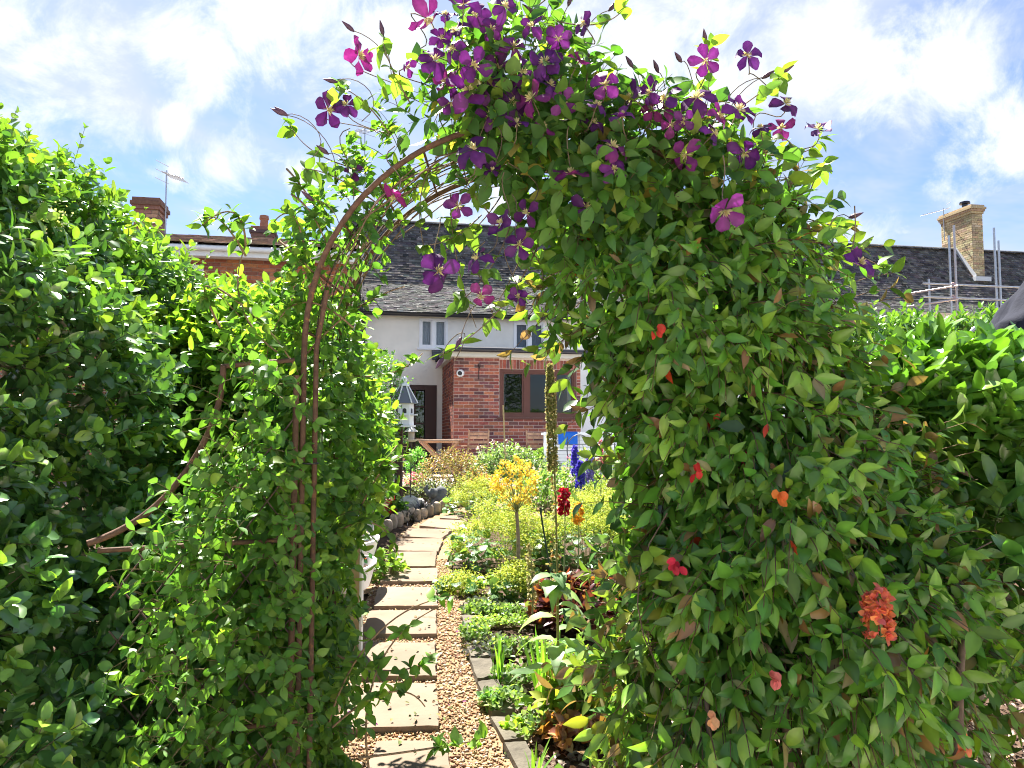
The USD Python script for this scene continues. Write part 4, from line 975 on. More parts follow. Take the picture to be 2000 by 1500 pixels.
# ------------------------------------------------------------------ purple clematis over the top
def clematis():
    t = thing('purple_clematis', 'clematis with deep purple flowers tumbling over the crown of the arch', 'climbing plant', (.1, 2.4, .14)); r = np.random.default_rng(41)
    poly = [(720, 300), (790, 200), (870, 110), (930, 40), (1000, -10), (1080, 20), (1125, 100), (1200, 165), (1330, 190), (1430, 240), (1490, 310), (1530, 370), (1500, 430), (1380, 450), (1230, 470), (1120, 500), (1060, 460), (1010, 400), (960, 330), (900, 270), (830, 270), (770, 330)]
    P, D, dist = mass(poly, 700, 2.38, .26, 90, .5, r, lambda x, y: np.where(x < 900, .55, 1.0), inset=36, lump=.25)
    D = unit(D + [0, -.1, .3] + .5 * r.normal(size=P.shape))
    B, A, N, U, L = shoots(P, D, 2, r.uniform(.08, .18, len(P)), r, .2, True, 1.0, .3)
    n = len(B); A = unit(A + [0, -.1, -.3]); x, y, w_ = project(B)
    pal = [(3, (.07, .16, .035)), (3, (.10, .20, .04)), (2, (.05, .12, .032)), (1.4, (.18, .28, .04)), (.3, (.25, .2, .05))]
    bt = [leaves(B, A, N, r.uniform(.048, .080, n), r.uniform(.014, .023, n), palette(n, pal, .15, r), 'ovate', r.uniform(.05, .3, n), .2, 1.12, rng=r)]
    stems(t, L, .0018, (.17, .12, .07), name='stem', kind='stuff')
    bare = MB()
    for i in range(70):   # old woody stems along the crown
        a = r.uniform(.15, 2.9); c = .085; k = np.linspace(0, r.uniform(.4, 1.1), 8); an = a + k
        p = np.stack([c - .68 * np.cos(an) * r.uniform(.94, 1.06), 2.2 + .42 * r.random() + .04 * np.sin(k * 9), 1.78 + .69 * np.sin(np.clip(an, 0, 3.14)) * r.uniform(.93, 1.05)], 1); bare.tube(p, .0022, 5, (.20, .13, .085))
    bare.build('old_stems', 'bark', t, True, kind='stuff')
    fl = [(700, 107, 80), (640, 215, 72), (676, 205, 55), (833, 35, 80), (905, 8, 85), (850, 118, 75), (925, 128, 78), (915, 175, 95), (890, 60, 60), (943, 165, 85), (1000, 200, 85), (1038, 192, 80), (1065, 122, 80), (1002, 92, 70), (1038, 52, 60), (1140, 47, 52), (985, 12, 60), (925, 292, 90), (895, 402, 58), (770, 382, 60), (690, 335, 45), (962, 332, 40), (980, 435, 65), (1013, 478, 65), (932, 505, 68), (855, 530, 85), (940, 577, 60), (1012, 580, 45), (1030, 415, 60), (1115, 340, 75), (1145, 405, 70), (1195, 285, 80), (1182, 165, 70), (1235, 190, 75), (1300, 192, 72), (1362, 190, 85), (1310, 243, 60), (1340, 302, 72), (1455, 298, 72), (1442, 215, 80), (1378, 118, 65), (1460, 108, 60), (1535, 203, 70), (1525, 250, 55), (1598, 252, 62), (1416, 410, 85), (1680, 513, 72), (1200, 330, 60), (870, 30, 55), (1270, 180, 60), (1160, 240, 55), (795, 130, 45), (1405, 225, 60), (880, 200, 55), (960, 55, 50), (975, 130, 62), (1075, 165, 60), (885, 95, 58), (1020, 140, 66), (1090, 75, 55), (955, 225, 58), (1130, 120, 52), (1060, 245, 55), (870, 160, 55), (1215, 225, 58), (1275, 215, 55), (1335, 235, 50), (1395, 260, 58), (1485, 250, 50), (1100, 200, 60), (1165, 205, 58), (860, 75, 50), (930, 30, 58), (1010, 240, 58)]
    for i, (x, y, px) in enumerate(fl):
        Y = r.uniform(1.98, 2.1) if 750 < x < 1500 else r.uniform(2.2, 2.35)
        if (x, y) in ((1416, 410), (1680, 513)):
            Y = 1.86
        p = at(x, y, Y); rad = px * Y / F * .51
        f = part_group(t, 'flower')
        face = unit(np.array([r.normal() * .5, -.75 + .35 * r.normal(), .15 + .55 * r.normal()])); a = unit(np.cross(face, [.1, .2, 1.])); b = np.cross(face, a)
        npet = r.integers(4, 7); ph = r.random() * 6.28; bend = r.uniform(-.1, .55); base = palette(1, [(4, (.07, .013, .10)), (2, (.10, .015, .12)), (1, (.14, .018, .11)), (.15, (.22, .02, .14))], .12, r)[0]
        for k in range(npet):
            an = ph + 6.283 * k / npet + .12 * r.normal(); d = a * math.cos(an) + b * math.sin(an)
            v, ff, cc = leaves(p[None] + d * rad * .04, (d + face * .12)[None], face[None], rad * r.uniform(.9, 1.1), rad * .35, base[None] * r.uniform(.85, 1.2), 'petal', bend + .35 * r.normal(), r.uniform(-.15, .35), 1.45, .2, r)
            write(name_in(f, 'petal'), v[0] - LOC[t], ff, cc[0], 'petal', True)
        q = 26; d = unit(face + .75 * r.normal(size=(q, 3))); v, ff, cc = leaves(np.repeat(p[None], q, 0), d, rand_dir(q, r), rad * .40, rad * .045, palette(q, [(1, (.66, .62, .34))], .1, r), 'tiny', .1, 0, 1)
        write(name_in(f, 'stamens'), v.reshape(-1, 3) - LOC[t], (ff[None] + 4 + 0 * ff[None]) * 0 + (ff[None] + v.shape[1] * np.arange(q)[:, None, None]) if False else (ff[None] + v.shape[1] * np.arange(q)[:, None, None]).reshape(-1, 3), cc.reshape(-1, 3), 'bright_petal', True)
        back = p - face * .03; anchor = at(np.clip(x, 760, 1480) + r.normal() * 20, np.clip(y + 60, 60, 430), 2.35) if y < 330 else p + [.03 * r.normal(), .06, .16]
        m = MB(); m.tube(spline([p, back + [0, 0, -.015 if y < 330 else .03], (back + anchor) / 2 + r.normal(size=3) * .02, anchor], 10), .0017, 5, (.16, .12, .08)); m.build('stalk', 'bark', f, True)
    buds = [(555, 224, 620, 255), (657, 160, 720, 175), (748, 68, 765, 150), (1525, 142, 1440, 190), (1490, 152, 1420, 195), (1378, 84, 1385, 140), (1330, 120, 1350, 150), (1235, 130, 1260, 170), (1285, 140, 1300, 180), (1040, 25, 1080, 60), (1190, 20, 1140, 70), (1110, 10, 1090, 80), (865, 700, 900, 650), (640, 300, 680, 330), (610, 390, 660, 430), (560, 225, 640, 280), (900, 660, 935, 590), (1215, 700, 1240, 690), (1660, 425, 1620, 440), (690, 60, 760, 120), (1390, 330, 1400, 350), (1395, 800, 1410, 760), (1150, 120, 1160, 160)]
    for x, y, x2, y2 in buds:
        Y = 2.25; p = at(x, y, Y); q = at(x2, y2, Y + .05); d = unit(p - q + 1e-4); f = part_group(t, 'bud'); m = MB()
        m.tube([p - d * .004, p + d * .006, p + d * .018, p + d * .032, p + d * .042], [.002, .0065, .0075, .004, .0008], 7, (.13, .07, .12)); m.build('sepals', 'petal', f, True)
        m = MB(); m.tube(spline([p, (p + q) / 2 + [0, 0, .02], q, q + [.03 * r.normal(), .05, -.08]], 10), .0014, 5, (.18, .13, .09)); m.build('stalk', 'bark', f, True)
    # stray shoots at the outline and hanging ends under the crown
    st = [((700, 330), (620, 300), (560, 225)), ((760, 260), (700, 190), (650, 170)), ((740, 400), (640, 340), (590, 330)), ((800, 200), (760, 120), (748, 70)), ((980, 380), (900, 470), (850, 500)), ((1000, 420), (960, 520), (900, 590)), ((880, 380), (895, 520), (930, 640)), ((1040, 440), (1000, 540), (960, 610)), ((1050, 480), (940, 640), (870, 690)), ((860, 300), (820, 400), (830, 490)), ((900, 280), (940, 400), (975, 430)),
          ((1480, 300), (1560, 300), (1600, 270)), ((1480, 280), (1530, 270), (1560, 330)), ((1400, 240), (1500, 170), (1530, 142)), ((1350, 200), (1390, 110), (1378, 80)), ((1560, 420), (1630, 440), (1660, 430)), ((1080, 40), (1190, 40), (1230, -20)), ((1040, 20), (1090, -20), (1150, -60)), ((1580, 380), (1600, 330), (1610, 320)), ((1620, 470), (1680, 500), (1740, 530)), ((1020, 470), (1060, 560), (1030, 620)), ((940, 420), (870, 470), (820, 480))]
    for a, b_, c_ in st:
        Y = 2.2 + .3 * r.random(); l = spline([at(*a, Y), at(*b_, Y - .06), at(*c_, Y)], 16); m = MB(); m.tube(l, np.linspace(.0024, .0012, 16), 5, (.20, .14, .09)); m.build('trailing_shoot', 'bark', t, True)
        i = np.repeat(r.choice(np.arange(3, 16), 7), 2); d = rand_dir(len(i), r) + [0, -.2, -.2]
        bt.append(leaves(l[i], d, np.array([[0, -.4, .8]]) + .5 * r.normal(size=d.shape), r.uniform(.035, .075, len(i)), r.uniform(.012, .022, len(i)), palette(len(i), [(2, (.12, .21, .04)), (2, (.17, .26, .045)), (1, (.08, .15, .04))], .12, r), 'ovate', .25, .25, 1.12, rng=r))
    emit(t, bt, 'leaf')


clematis()


# ------------------------------------------------------------------ laurel and hedge on the right
def laurel():
    t = thing('laurel_shrub', 'bright green laurel shrub with large upright leaves at the right edge', 'shrub', (1.6, 2.7, .15)); r = np.random.default_rng(51)
    poly = [(1640, 800), (1690, 750), (1760, 710), (1850, 700), (1930, 715), (2020, 745), (2120, 760), (2120, 1080), (1990, 1060), (1900, 1000), (1800, 930), (1700, 880)]
    P, D, dist = mass(poly, 420, 2.75, .4, 150, .6, r)
    D = unit(D * .6 + [0, -.2, .9] + .35 * r.normal(size=P.shape))
    B, A, N, U, L = shoots(P, D, 3, r.uniform(.07, .14, len(P)), r, .05, True, .85, .3)
    n = len(B); young = (U > .4) | (r.random(n) < .55)
    c = np.where(young[:, None], palette(n, [(2, (.11, .22, .028)), (2, (.085, .18, .026)), (1, (.07, .15, .03))], .12, r), palette(n, [(2, (.09, .19, .032)), (1, (.06, .14, .03))], .14, r))
    bt = [leaves(B, A, N, r.uniform(.085, .14, n) * (1.1 - .3 * U), r.uniform(.018, .027, n), c, 'oval', r.uniform(.0, .25, n), .28, 1.18, rng=r)]
    poly2 = [(1850, 960), (2000, 1000), (2120, 1020), (2120, 1330), (2010, 1300), (1930, 1240), (1900, 1100)]
    P, D, dist = mass(poly2, 90, 2.5, .4, 150, .6, r); B, A, N, U, L2 = shoots(P, D + [0, -.4, .4], 3, .14, r, .1, True, .9, .3); n = len(B)
    bt.append(leaves(B, A, N, r.uniform(.08, .13, n), .024, palette(n, [(2, (.06, .14, .03)), (1, (.10, .20, .035))], .14, r), 'oval', .1, .25, 1.18, rng=r))
    emit(t, bt, 'glossy_leaf', least=12)
    stems(t, np.concatenate([L, L2]), .003, (.16, .2, .07), name='stem', kind='stuff')
    for pts, w0 in (([(1925, 1500, 2.6), (1930, 1150, 2.6), (1945, 980, 2.65), (1930, 850, 2.7)], .02), ([(1940, 1050, 2.62), (1890, 960, 2.6), (1850, 920, 2.6)], .009), ([(1945, 990, 2.65), (1990, 900, 2.7), (2020, 800, 2.8)], .01)):
        MB().tube(spline([at(*p) for p in pts], 12), np.linspace(w0, w0 * .6, 12), 8, (.2, .17, .13)).build('trunk', 'bark', t, True)


def far_hedge():
    t = thing('clipped_hedge', 'lime green clipped hedge with small leaves behind the laurel on the right', 'hedge', (4, 6, .36)); r = np.random.default_rng(52); n = 2600
    X, Y = r.uniform(2.6, 5.6, n), 5.6 + 1.2 * r.random(n); top = r.random(n) < .6
    ztop = at(1750, 665, 5.8)[2]
    P = np.stack([X, np.where(top, Y, 5.6 - .02 * r.random(n)), np.where(top, ztop + .02 * r.normal(size=n), r.uniform(.5, ztop, n))], -1) + .05 * r.normal(size=(n, 3))
    D = unit(np.where(top[:, None], [[0, -.2, 1.]], [[0, -1., .5]]) + .4 * r.normal(size=(n, 3)))
    B, A, N, U, L = shoots(P, D, 4, r.uniform(.08, .2, n), r, 0, True, .8, .3); m = len(B)
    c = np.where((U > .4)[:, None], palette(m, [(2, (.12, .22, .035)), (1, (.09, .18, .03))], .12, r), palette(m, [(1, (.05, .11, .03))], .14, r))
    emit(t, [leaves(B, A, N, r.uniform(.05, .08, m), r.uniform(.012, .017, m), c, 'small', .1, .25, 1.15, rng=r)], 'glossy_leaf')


laurel(); far_hedge()


# ------------------------------------------------------------------ planting of the beds
def froth(name, label, x, y, rx, h, n_tiny, seed, ncl=60, green=True, group=None):
    """Lady's mantle: round pleated leaves below, a froth of tiny yellow green flowers above."""
    r = np.random.default_rng(seed); p = gp(x, y) + [0, rx * .7, 0]; t = thing(name, label, 'plant', p, group)
    k = r.random(ncl) ** .5; a = r.random(ncl) * 6.28; cl = p + np.stack([rx * k * np.cos(a), rx * k * np.sin(a), h * (1.05 - .55 * k ** 2) * r.uniform(.6, 1.05, ncl)], 1)
    c = cl[r.integers(0, ncl, n_tiny)] + r.normal(size=(n_tiny, 3)) * [.045, .045, .035]
    q = [leaves(np.repeat(c, 2, 0), rand_dir(2 * n_tiny, r) + [0, 0, .3], rand_dir(2 * n_tiny, r) + [-.3, .2, 1.3], r.uniform(.010, .017, 2 * n_tiny), .006, palette(2 * n_tiny, [(3, (.40, .48, .06)), (2, (.48, .54, .10)), (2, (.24, .36, .05))], .12, r), 'tiny', 0, .2, 1)]
    m = MB(); v, f, cc = q[0]; m.add(v.reshape(-1, 3), (f[None] + v.shape[1] * np.arange(len(v))[:, None, None]).reshape(-1, 3), cc.reshape(-1, 3)); m.build('flower_froth', 'bright_petal', t, True, kind='stuff')
    stems(t, [spline([p + (e - p) * [.3, .3, 0], p + (e - p) * [.6, .6, .6], e], 5) for e in cl], .0016, (.2, .3, .06), name='stem', kind='stuff')
    if green:
        n = int(150 * rx / .35); a = r.random(n) * 6.28; k = r.random(n) ** .5
        b = p + np.stack([rx * 1.05 * k * np.cos(a), rx * 1.05 * k * np.sin(a), h * .55 * r.random(n) + .03], 1); d = np.stack([np.cos(a), np.sin(a), .2 * r.normal(size=n)], 1)
        bt = [leaves(b, d, np.array([[0, -.35, 1.]]) + .35 * r.normal(size=(n, 3)), r.uniform(.06, .10, n), r.uniform(.03, .045, n), palette(n, [(2, (.10, .19, .07)), (2, (.07, .15, .055)), (1, (.14, .24, .07))], .14, r), 'round', .1, .25, 1.15, .12, r)]
        emit(t, bt, 'leaf', 120)
    return t


LM = 'lady mantle clumps'
froth('ladys_mantle', 'broad lime yellow froth beside the path bend, round leaves at its foot', 985, 1125, .45, .56, 9000, 60, 90)
froth('ladys_mantle', 'lime yellow froth spilling over the gravel in front of the grey grass tuft', 895, 1165, .14, .14, 1400, 61, 25)
froth('ladys_mantle', 'small upright lime yellow plume before the dark red foliage', 1005, 1185, .14, .30, 2200, 62, 26)
froth('ladys_mantle', 'large lime yellow clump on the right below the crimson snapdragon', 1155, 1120, .46, .58, 9000, 63, 90)
froth('ladys_mantle', 'lime clump farther back at the path bend', 940, 1015, .42, .45, 5000, 64, 60)
froth('ladys_mantle', 'lime yellow clump tucked against the dark climber at the back of the right bed', 1190, 1040, .5, .5, 5000, 65, 60)


def blades(name, label, x, y, n, L, W, cols, seed, spread=.4, mat='leaf', cat='plant', group=None, curl=(.1, .5), r0=.03, parts=300, fold=.35):
    r = np.random.default_rng(seed); p = gp(x, y); t = thing(name, label, cat, p, group)
    a = r.random(n) * 6.28; k = np.abs(r.normal(size=n)) * spread
    d = np.stack([np.cos(a) * k, np.sin(a) * k, np.ones(n)], 1); b = p + np.stack([np.cos(a), np.sin(a), 0 * a], 1) * r0 * r.random((n, 1)); out = np.stack([-np.cos(a), -np.sin(a), .3 + 0 * a], 1)
    bt = [leaves(b, d, -(-out), L * r.uniform(.55, 1.05, n), W * r.uniform(.7, 1.1, n), palette(n, cols, .12, r), 'blade', -r.uniform(*curl, n) * -1, fold, 1.1, rng=r)]
    emit(t, bt, mat, parts, 'blade', 'blades', 8)
    return t


SW = [(2, (.15, .30, .045)), (2, (.20, .36, .06)), (1, (.11, .23, .045))]
blades('iris', 'tallest fan of fresh green sword leaves in the near right bed', 1062, 1395, 17, .48, .014, SW, 70, .22, curl=(-.05, .15))
blades('iris', 'short fan of green sword leaves close to the stone edging', 975, 1345, 8, .26, .011, SW, 71, .22, curl=(-.05, .15))
blades('iris', 'small sprout of green blades at the bottom edge beside the block edging', 1045, 1520, 8, .17, .009, SW, 72, .35, curl=(0, .2))
blades('iris', 'yellow green blades at the bottom below the dark climber', 1230, 1530, 14, .24, .010, [(1, (.22, .33, .05)), (1, (.3, .35, .06))], 73, .4, curl=(0, .2))
blades('iris', 'thin green blades between the tall fan and the leafy spike stem', 1105, 1360, 10, .32, .008, SW, 74, .3, curl=(0, .2))
BLK = [(2, (.030, .028, .034)), (1, (.055, .055, .065)), (.6, (.10, .10, .11))]
blades('black_grass', 'black grass tuft beside the path under the lime froth', 915, 1118, 110, .20, .0042, BLK, 75, .8, 'glossy_leaf', curl=(.3, .8), r0=.06, parts=0)
for i, (x, y, lb) in enumerate([(795, 1018, 'black grass tuft behind the red geranium'), (825, 1000, 'largest black grass tuft on the rock edging'), (880, 980, 'black grass tuft below the sedum'), (915, 975, 'farthest black grass tuft near the end of the rocks'), (755, 1020, 'black grass tuft nearest the white planters')]):
    blades('black_grass', lb, x, y, 120, .24, .005, BLK, 80 + i, .9, 'glossy_leaf', curl=(.3, .8), r0=.10, parts=0)


def bushy(name, label, cat, x, y, rx, ry, h, n, L, W, cols, seed, style='small', mat='leaf', nl=3, slen=.1, droop=.1, up=.6, parts=200, z0=.04, flowers=None, shell=.5, Y=None, group=None):
    """A plant as shoots spread through a half ellipsoid."""
    r = np.random.default_rng(seed); p = gp(x, y) if Y is None else at(x, y, Y); p = p + [0, ry * .6, 0]; p[2] = gz(p[0], p[1]) if Y is None else p[2]
    t = thing(name, label, cat, p, group)
    d = rand_dir(n, r); d[:, 2] = np.abs(d[:, 2]); k = r.uniform(shell, 1, n) ** .6
    P = p + d * k[:, None] * [rx, ry, h - z0] + [0, 0, z0]; D = unit(d * .7 + [0, 0, up] + .35 * r.normal(size=(n, 3)))
    B, A, N, U, Ls = shoots(P - D * slen * .5, D, nl, slen * r.uniform(.6, 1.2, n), r, droop, True, .95, .4); m = len(B)
    bt = [leaves(B, A, N, L * r.uniform(.65, 1.15, m), W * r.uniform(.7, 1.15, m), palette(m, cols, .15, r), style, .15, .22, 1.15, rng=r)]
    emit(t, bt, mat, parts)
    q = r.choice(n, min(n, 70), False); stems(t, [spline([p + (P[i] - p) * [.15, .15, 0], p + (P[i] - p) * [.7, .7, .55], P[i]], 6) for i in q], .003, (.14, .11, .06), name='stem', kind='stuff')
    if flowers:
        nf, per, size, fc, spread = flowers; i = r.choice(n, nf); c = np.repeat(P[i] + D[i] * slen * .7, per, 0) + spread * r.normal(size=(nf * per, 3)); v, f, cc = leaves(c, rand_dir(len(c), r) + [0, -.2, .5], rand_dir(len(c), r) + [0, 0, .5], size, size * .4, palette(len(c), fc, .12, r), 'small', .1, .2, 1.0)
        mm = MB(); mm.add(v.reshape(-1, 3), (f[None] + v.shape[1] * np.arange(len(v))[:, None, None]).reshape(-1, 3), cc.reshape(-1, 3)); mm.build('flowers', 'bright_petal', t, True, kind='stuff')
    return t


DR = [(3, (.075, .022, .028)), (2, (.12, .03, .03)), (1, (.19, .075, .03)), (.7, (.10, .12, .045))]
bushy('red_foliage_plant', 'low mound of dark wine red leaves in front of the lime clump', 'plant', 1140, 1240, .34, .3, .30, 330, .075, .02, DR, 90, 'ovate', 'waxy_leaf', 3, .1)
bushy('bugle', 'grey purple creeping ground cover by the stone edging', 'ground cover', 955, 1290, .17, .25, .06, 260, .035, .012, [(2, (.07, .08, .06)), (1, (.10, .13, .08)), (1, (.06, .045, .05))], 91, 'oval', 'waxy_leaf', 2, .04, up=1.0, z0=.0)
bushy('creeping_plant', 'dark creeping rosettes beyond the purple ground cover', 'ground cover', 955, 1200, .2, .2, .07, 200, .035, .012, [(2, (.06, .075, .06)), (1, (.12, .17, .09))], 92, 'oval', 'waxy_leaf', 2, .04, up=1.0, z0=.0)
bushy('seedling', 'small grey green seedling at the edge of the blocks', 'plant', 958, 1395, .07, .06, .08, 34, .035, .012, [(2, (.12, .22, .09)), (1, (.18, .28, .1))], 93, 'oval', 'leaf', 2, .05, up=1.0)
bushy('seedling', 'tiny lime seedling on the bark near the bottom', 'plant', 1000, 1440, .05, .04, .05, 14, .035, .014, [(1, (.25, .36, .05))], 94, 'oval', 'leaf', 2, .04, up=1.0)
bushy('weedy_patch', 'patch of small light green weeds on the stones before the bugle', 'ground cover', 975, 1232, .22, .1, .06, 130, .025, .008, [(2, (.18, .27, .08)), (1, (.26, .33, .10))], 95, 'oval', 'leaf', 2, .05, up=1.0)
for i, (x, y, rx, k, lb) in enumerate([(1010, 1290, .16, 90, 'weeds between the purple ground cover and the tall sword fan'), (1010, 1350, .15, 80, 'grey green weeds left of the foot of the tall sword fan'), (925, 1262, .10, 60, 'weeds growing over the stone blocks'), (1085, 1300, .14, 70, 'green weeds behind the tall sword fan'), (1060, 1455, .14, 40, 'thin weeds on the bark near the bottom edge'), (1015, 1218, .2, 110, 'green weeds before the wine red foliage'), (940, 1212, .15, 80, 'weeds between the low lime froth and the stone blocks'), (1060, 1172, .2, 110, 'leafy weeds between the lime plume and the wine red foliage'), (985, 1400, .12, 50, 'sparse weeds beside the block edging near the bottom')]):
    bushy('weedy_patch', lb, 'ground cover', x, y, rx, .12, .09, k, .035, .011, [(2, (.14, .22, .07)), (1, (.22, .30, .09)), (1, (.09, .14, .07))], 140 + i, 'oval', 'leaf', 2, .06, up=1.0, parts=0)
bushy('leafy_plant', 'yellowing leafy plant with drooping leaves at the left foot of the dark climber', 'plant', 1150, 1420, .22, .2, .34, 95, .10, .026, [(2, (.16, .25, .05)), (1, (.27, .29, .05)), (1, (.10, .18, .05)), (.4, (.3, .18, .05))], 96, 'ovate', 'leaf', 2, .1, .5, up=.2)
bushy('withered_leaves', 'heap of withered orange brown leaves on the soil', 'plant', 1125, 1465, .16, .14, .10, 80, .06, .02, [(2, (.32, .15, .06)), (1, (.45, .26, .12)), (1, (.2, .08, .05))], 97, 'ovate', 'waxy_leaf', 2, .05, .4)
bushy('bronze_shrub', 'bronze pink leaved shrub behind the rock edging', 'shrub', 880, 968, .62, .5, .66, 900, .032, .011, [(3, (.17, .12, .07)), (2, (.26, .18, .11)), (2, (.12, .13, .055)), (1, (.3, .16, .12))], 98, 'small', 'leaf', 3, .14, parts=0)
bushy('sedum', 'pale green sedum with pinkish heads above the black grass', 'plant', 905, 972, .34, .22, .34, 300, .03, .011, [(2, (.22, .26, .09)), (1, (.30, .27, .12)), (1, (.38, .22, .14))], 99, 'small', 'leaf', 3, .08, parts=0)
bushy('pink_plant', 'pink flowered plant in the brown trough beyond the dark post', 'plant', 806, 962, .17, .14, .24, 110, .05, .010, [(1, (.16, .24, .08))], 100, 'lance', 'leaf', 2, .1, flowers=(40, 6, .03, [(2, (.70, .20, .30)), (1, (.75, .42, .45))], .02), parts=0)
bushy('geranium', 'scarlet geranium at the foot of the dark post', 'plant', 775, 1015, .12, .1, .22, 50, .06, .025, [(1, (.09, .19, .05)), (1, (.14, .26, .06))], 101, 'round', 'leaf', 2, .08, flowers=(4, 26, .035, [(1, (.75, .05, .03))], .022), parts=30)
bushy('white_flower', 'pale grey green plant before the brick wall, taller than the bronze shrub', 'shrub', 990, 958, .75, .5, .72, 900, .055, .016, [(2, (.16, .23, .11)), (2, (.11, .18, .08)), (1, (.24, .30, .17))], 102, 'small', 'leaf', 3, .16, flowers=(26, 8, .03, [(1, (.62, .42, .50)), (1, (.65, .6, .55))], .02), parts=0)
bushy('buddleja', 'upright grey leaved shrub in front of the brick wall under the window', 'shrub', 1020, 900, .42, .3, .74, 300, .10, .018, [(2, (.20, .26, .17)), (1, (.14, .2, .11))], 103, 'lance', 'leaf', 3, .16, up=1.2, parts=0)
bushy('hosta', 'broad leaved hosta in front of the brick wall', 'plant', 985, 905, .5, .3, .52, 40, .30, .09, [(1, (.08, .19, .07)), (1, (.12, .24, .09))], 104, 'oval', 'leaf', 2, .2, .3, parts=40)
bushy('box_ball', 'round clipped light green box ball before the white bench', 'shrub', 1068, 935, .42, .4, .62, 1600, .028, .010, [(2, (.15, .26, .03)), (2, (.20, .32, .04)), (1, (.10, .19, .03))], 105, 'small', 'glossy_leaf', 3, .05, shell=.9, parts=0)
bushy('mixed_perennials', 'airy green and white flowering perennials behind the lime clump', 'plant', 1110, 1000, .75, .5, .52, 700, .06, .015, [(2, (.16, .25, .08)), (1, (.24, .31, .12)), (1, (.11, .19, .06))], 106, 'lance', 'leaf', 3, .14, flowers=(40, 8, .03, [(2, (.72, .62, .60)), (1, (.7, .5, .58))], .02), parts=0)
bushy('mixed_perennials', 'tangle of grey green stems and pink flowers beside the blue delphiniums', 'plant', 1180, 985, .6, .5, .75, 500, .06, .015, [(2, (.16, .25, .08)), (1, (.2, .28, .12)), (1, (.11, .19, .06))], 107, 'lance', 'leaf', 3, .16, flowers=(26, 9, .035, [(2, (.62, .16, .34)), (1, (.72, .5, .58))], .025), parts=0)
bushy('orange_plant', 'reddish orange leaved low plant at the back of the path bend', 'plant', 945, 972, .32, .22, .30, 160, .05, .014, [(2, (.40, .13, .05)), (1, (.2, .2, .06))], 108, 'lance', 'leaf', 3, .09, parts=0)
bushy('euphorbia', 'single lime green feathery plant before the maroon door', 'plant', 814, 945, .20, .16, .62, 70, .09, .010, [(1, (.12, .30, .07)), (1, (.17, .36, .10))], 109, 'lance', 'leaf', 4, .1, up=1.0, shell=.85, parts=0)
bushy('dark_shrub', 'dark leaved low shrub around the grey stone ornament', 'shrub', 842, 985, .4, .2, .30, 260, .035, .012, [(2, (.05, .07, .045)), (1, (.10, .12, .08)), (1, (.24, .26, .2))], 110, 'small', 'leaf', 3, .08, parts=0)
bushy('low_plant', 'straggling green plant left of the slabs beside the white planter', 'plant', 752, 1140, .16, .16, .26, 60, .06, .020, [(1, (.14, .24, .05)), (1, (.2, .3, .06))], 111, 'ovate', 'leaf', 2, .1, .4)


def spire(name, label, x, ytop, ybase, Y, rad, cols, seed, cat='flower', frac=.5, n=300, size=.02, lean=0, mat='bright_petal', stem=(.2, .26, .1), style='small', fl=5, group=None):
    """An upright flower spike: stem and a cylinder of florets over its upper part."""
    r = np.random.default_rng(seed); top = at(x + lean, ytop, Y); p = at(x, ybase, Y); t = thing(name, label, cat, p, group)
    l = spline([p, (p + top) / 2 + [.01, 0, 0], top], 16); m = MB(); m.tube(l, np.linspace(.006, .003, 16), 6, stem); m.build('stem', 'bark', t, True)
    u = 1 - frac * r.random(n); c = p + (top - p) * u[:, None]; a = r.random(n) * 6.28; taper = np.clip((1.03 - u) / frac * 3.0, .25, 1)
    d = np.stack([np.cos(a), np.sin(a), .1 + .3 * r.normal(size=n)], 1); c = c + d * (rad * taper * .55)[:, None]
    k = fl; dd = unit(np.repeat(d, k, 0) + .8 * r.normal(size=(n * k, 3)))
    v, f, cc = leaves(np.repeat(c, k, 0), dd, np.repeat(d, k, 0) + .5 * r.normal(size=(n * k, 3)), size * r.uniform(.6, 1.1, n * k), size * .36, palette(n * k, cols, .14, r), style, .2, .2, 1.1)
    m = MB(); m.add(v.reshape(-1, 3), (f[None] + v.shape[1] * np.arange(len(v))[:, None, None]).reshape(-1, 3), cc.reshape(-1, 3)); m.build('florets', mat, t, True, kind='stuff')
    return t, l


t, l = spire('seed_spike', 'very tall yellow green seed spike standing in front of the maroon window', 1090, 712, 1330, 3.6, .029, [(3, (.34, .35, .12)), (2, (.46, .43, .22)), (1, (.2, .22, .08)), (.6, (.6, .5, .3))], 120, 'plant', .34, 620, .016, -16, stem=(.22, .21, .07), fl=4)
r = np.random.default_rng(121); n = 120   # sparse seed pods lower down, then drooping leaves
u = r.uniform(.3, .67, n); c = l[0] + (l[-1] - l[0]) * u[:, None] + r.normal(size=(n, 3)) * .012; v, f, cc = leaves(c, rand_dir(n, r), rand_dir(n, r), .022, .007, palette(n, [(1, (.36, .32, .13)), (1, (.25, .27, .09)), (.3, (.5, .25, .08))], .12, r), 'small', .1, .2, 1)
m = MB(); m.add(v.reshape(-1, 3), (f[None] + v.shape[1] * np.arange(n)[:, None, None]).reshape(-1, 3), cc.reshape(-1, 3)); m.build('pods', 'bright_petal', t, True, kind='stuff')
n = 24; u = r.uniform(.0, .36, n); b = l[0] + (l[-1] - l[0]) * u[:, None]; a = r.random(n) * 6.28; d = np.stack([np.cos(a), np.sin(a) - .3, .35 + 0 * a], 1)
emit(t, [leaves(b, d, np.stack([-np.cos(a) * .3, -np.sin(a) * .3, 1 + 0 * a], 1), r.uniform(.13, .24, n) * (1.2 - u), r.uniform(.026, .045, n), palette(n, [(2, (.17, .27, .12)), (1, (.12, .21, .08)), (1, (.22, .32, .1))], .1, r), 'ovate', r.uniform(.4, .8, n), .2, 1.15, .05, r)], 'leaf', least=6)
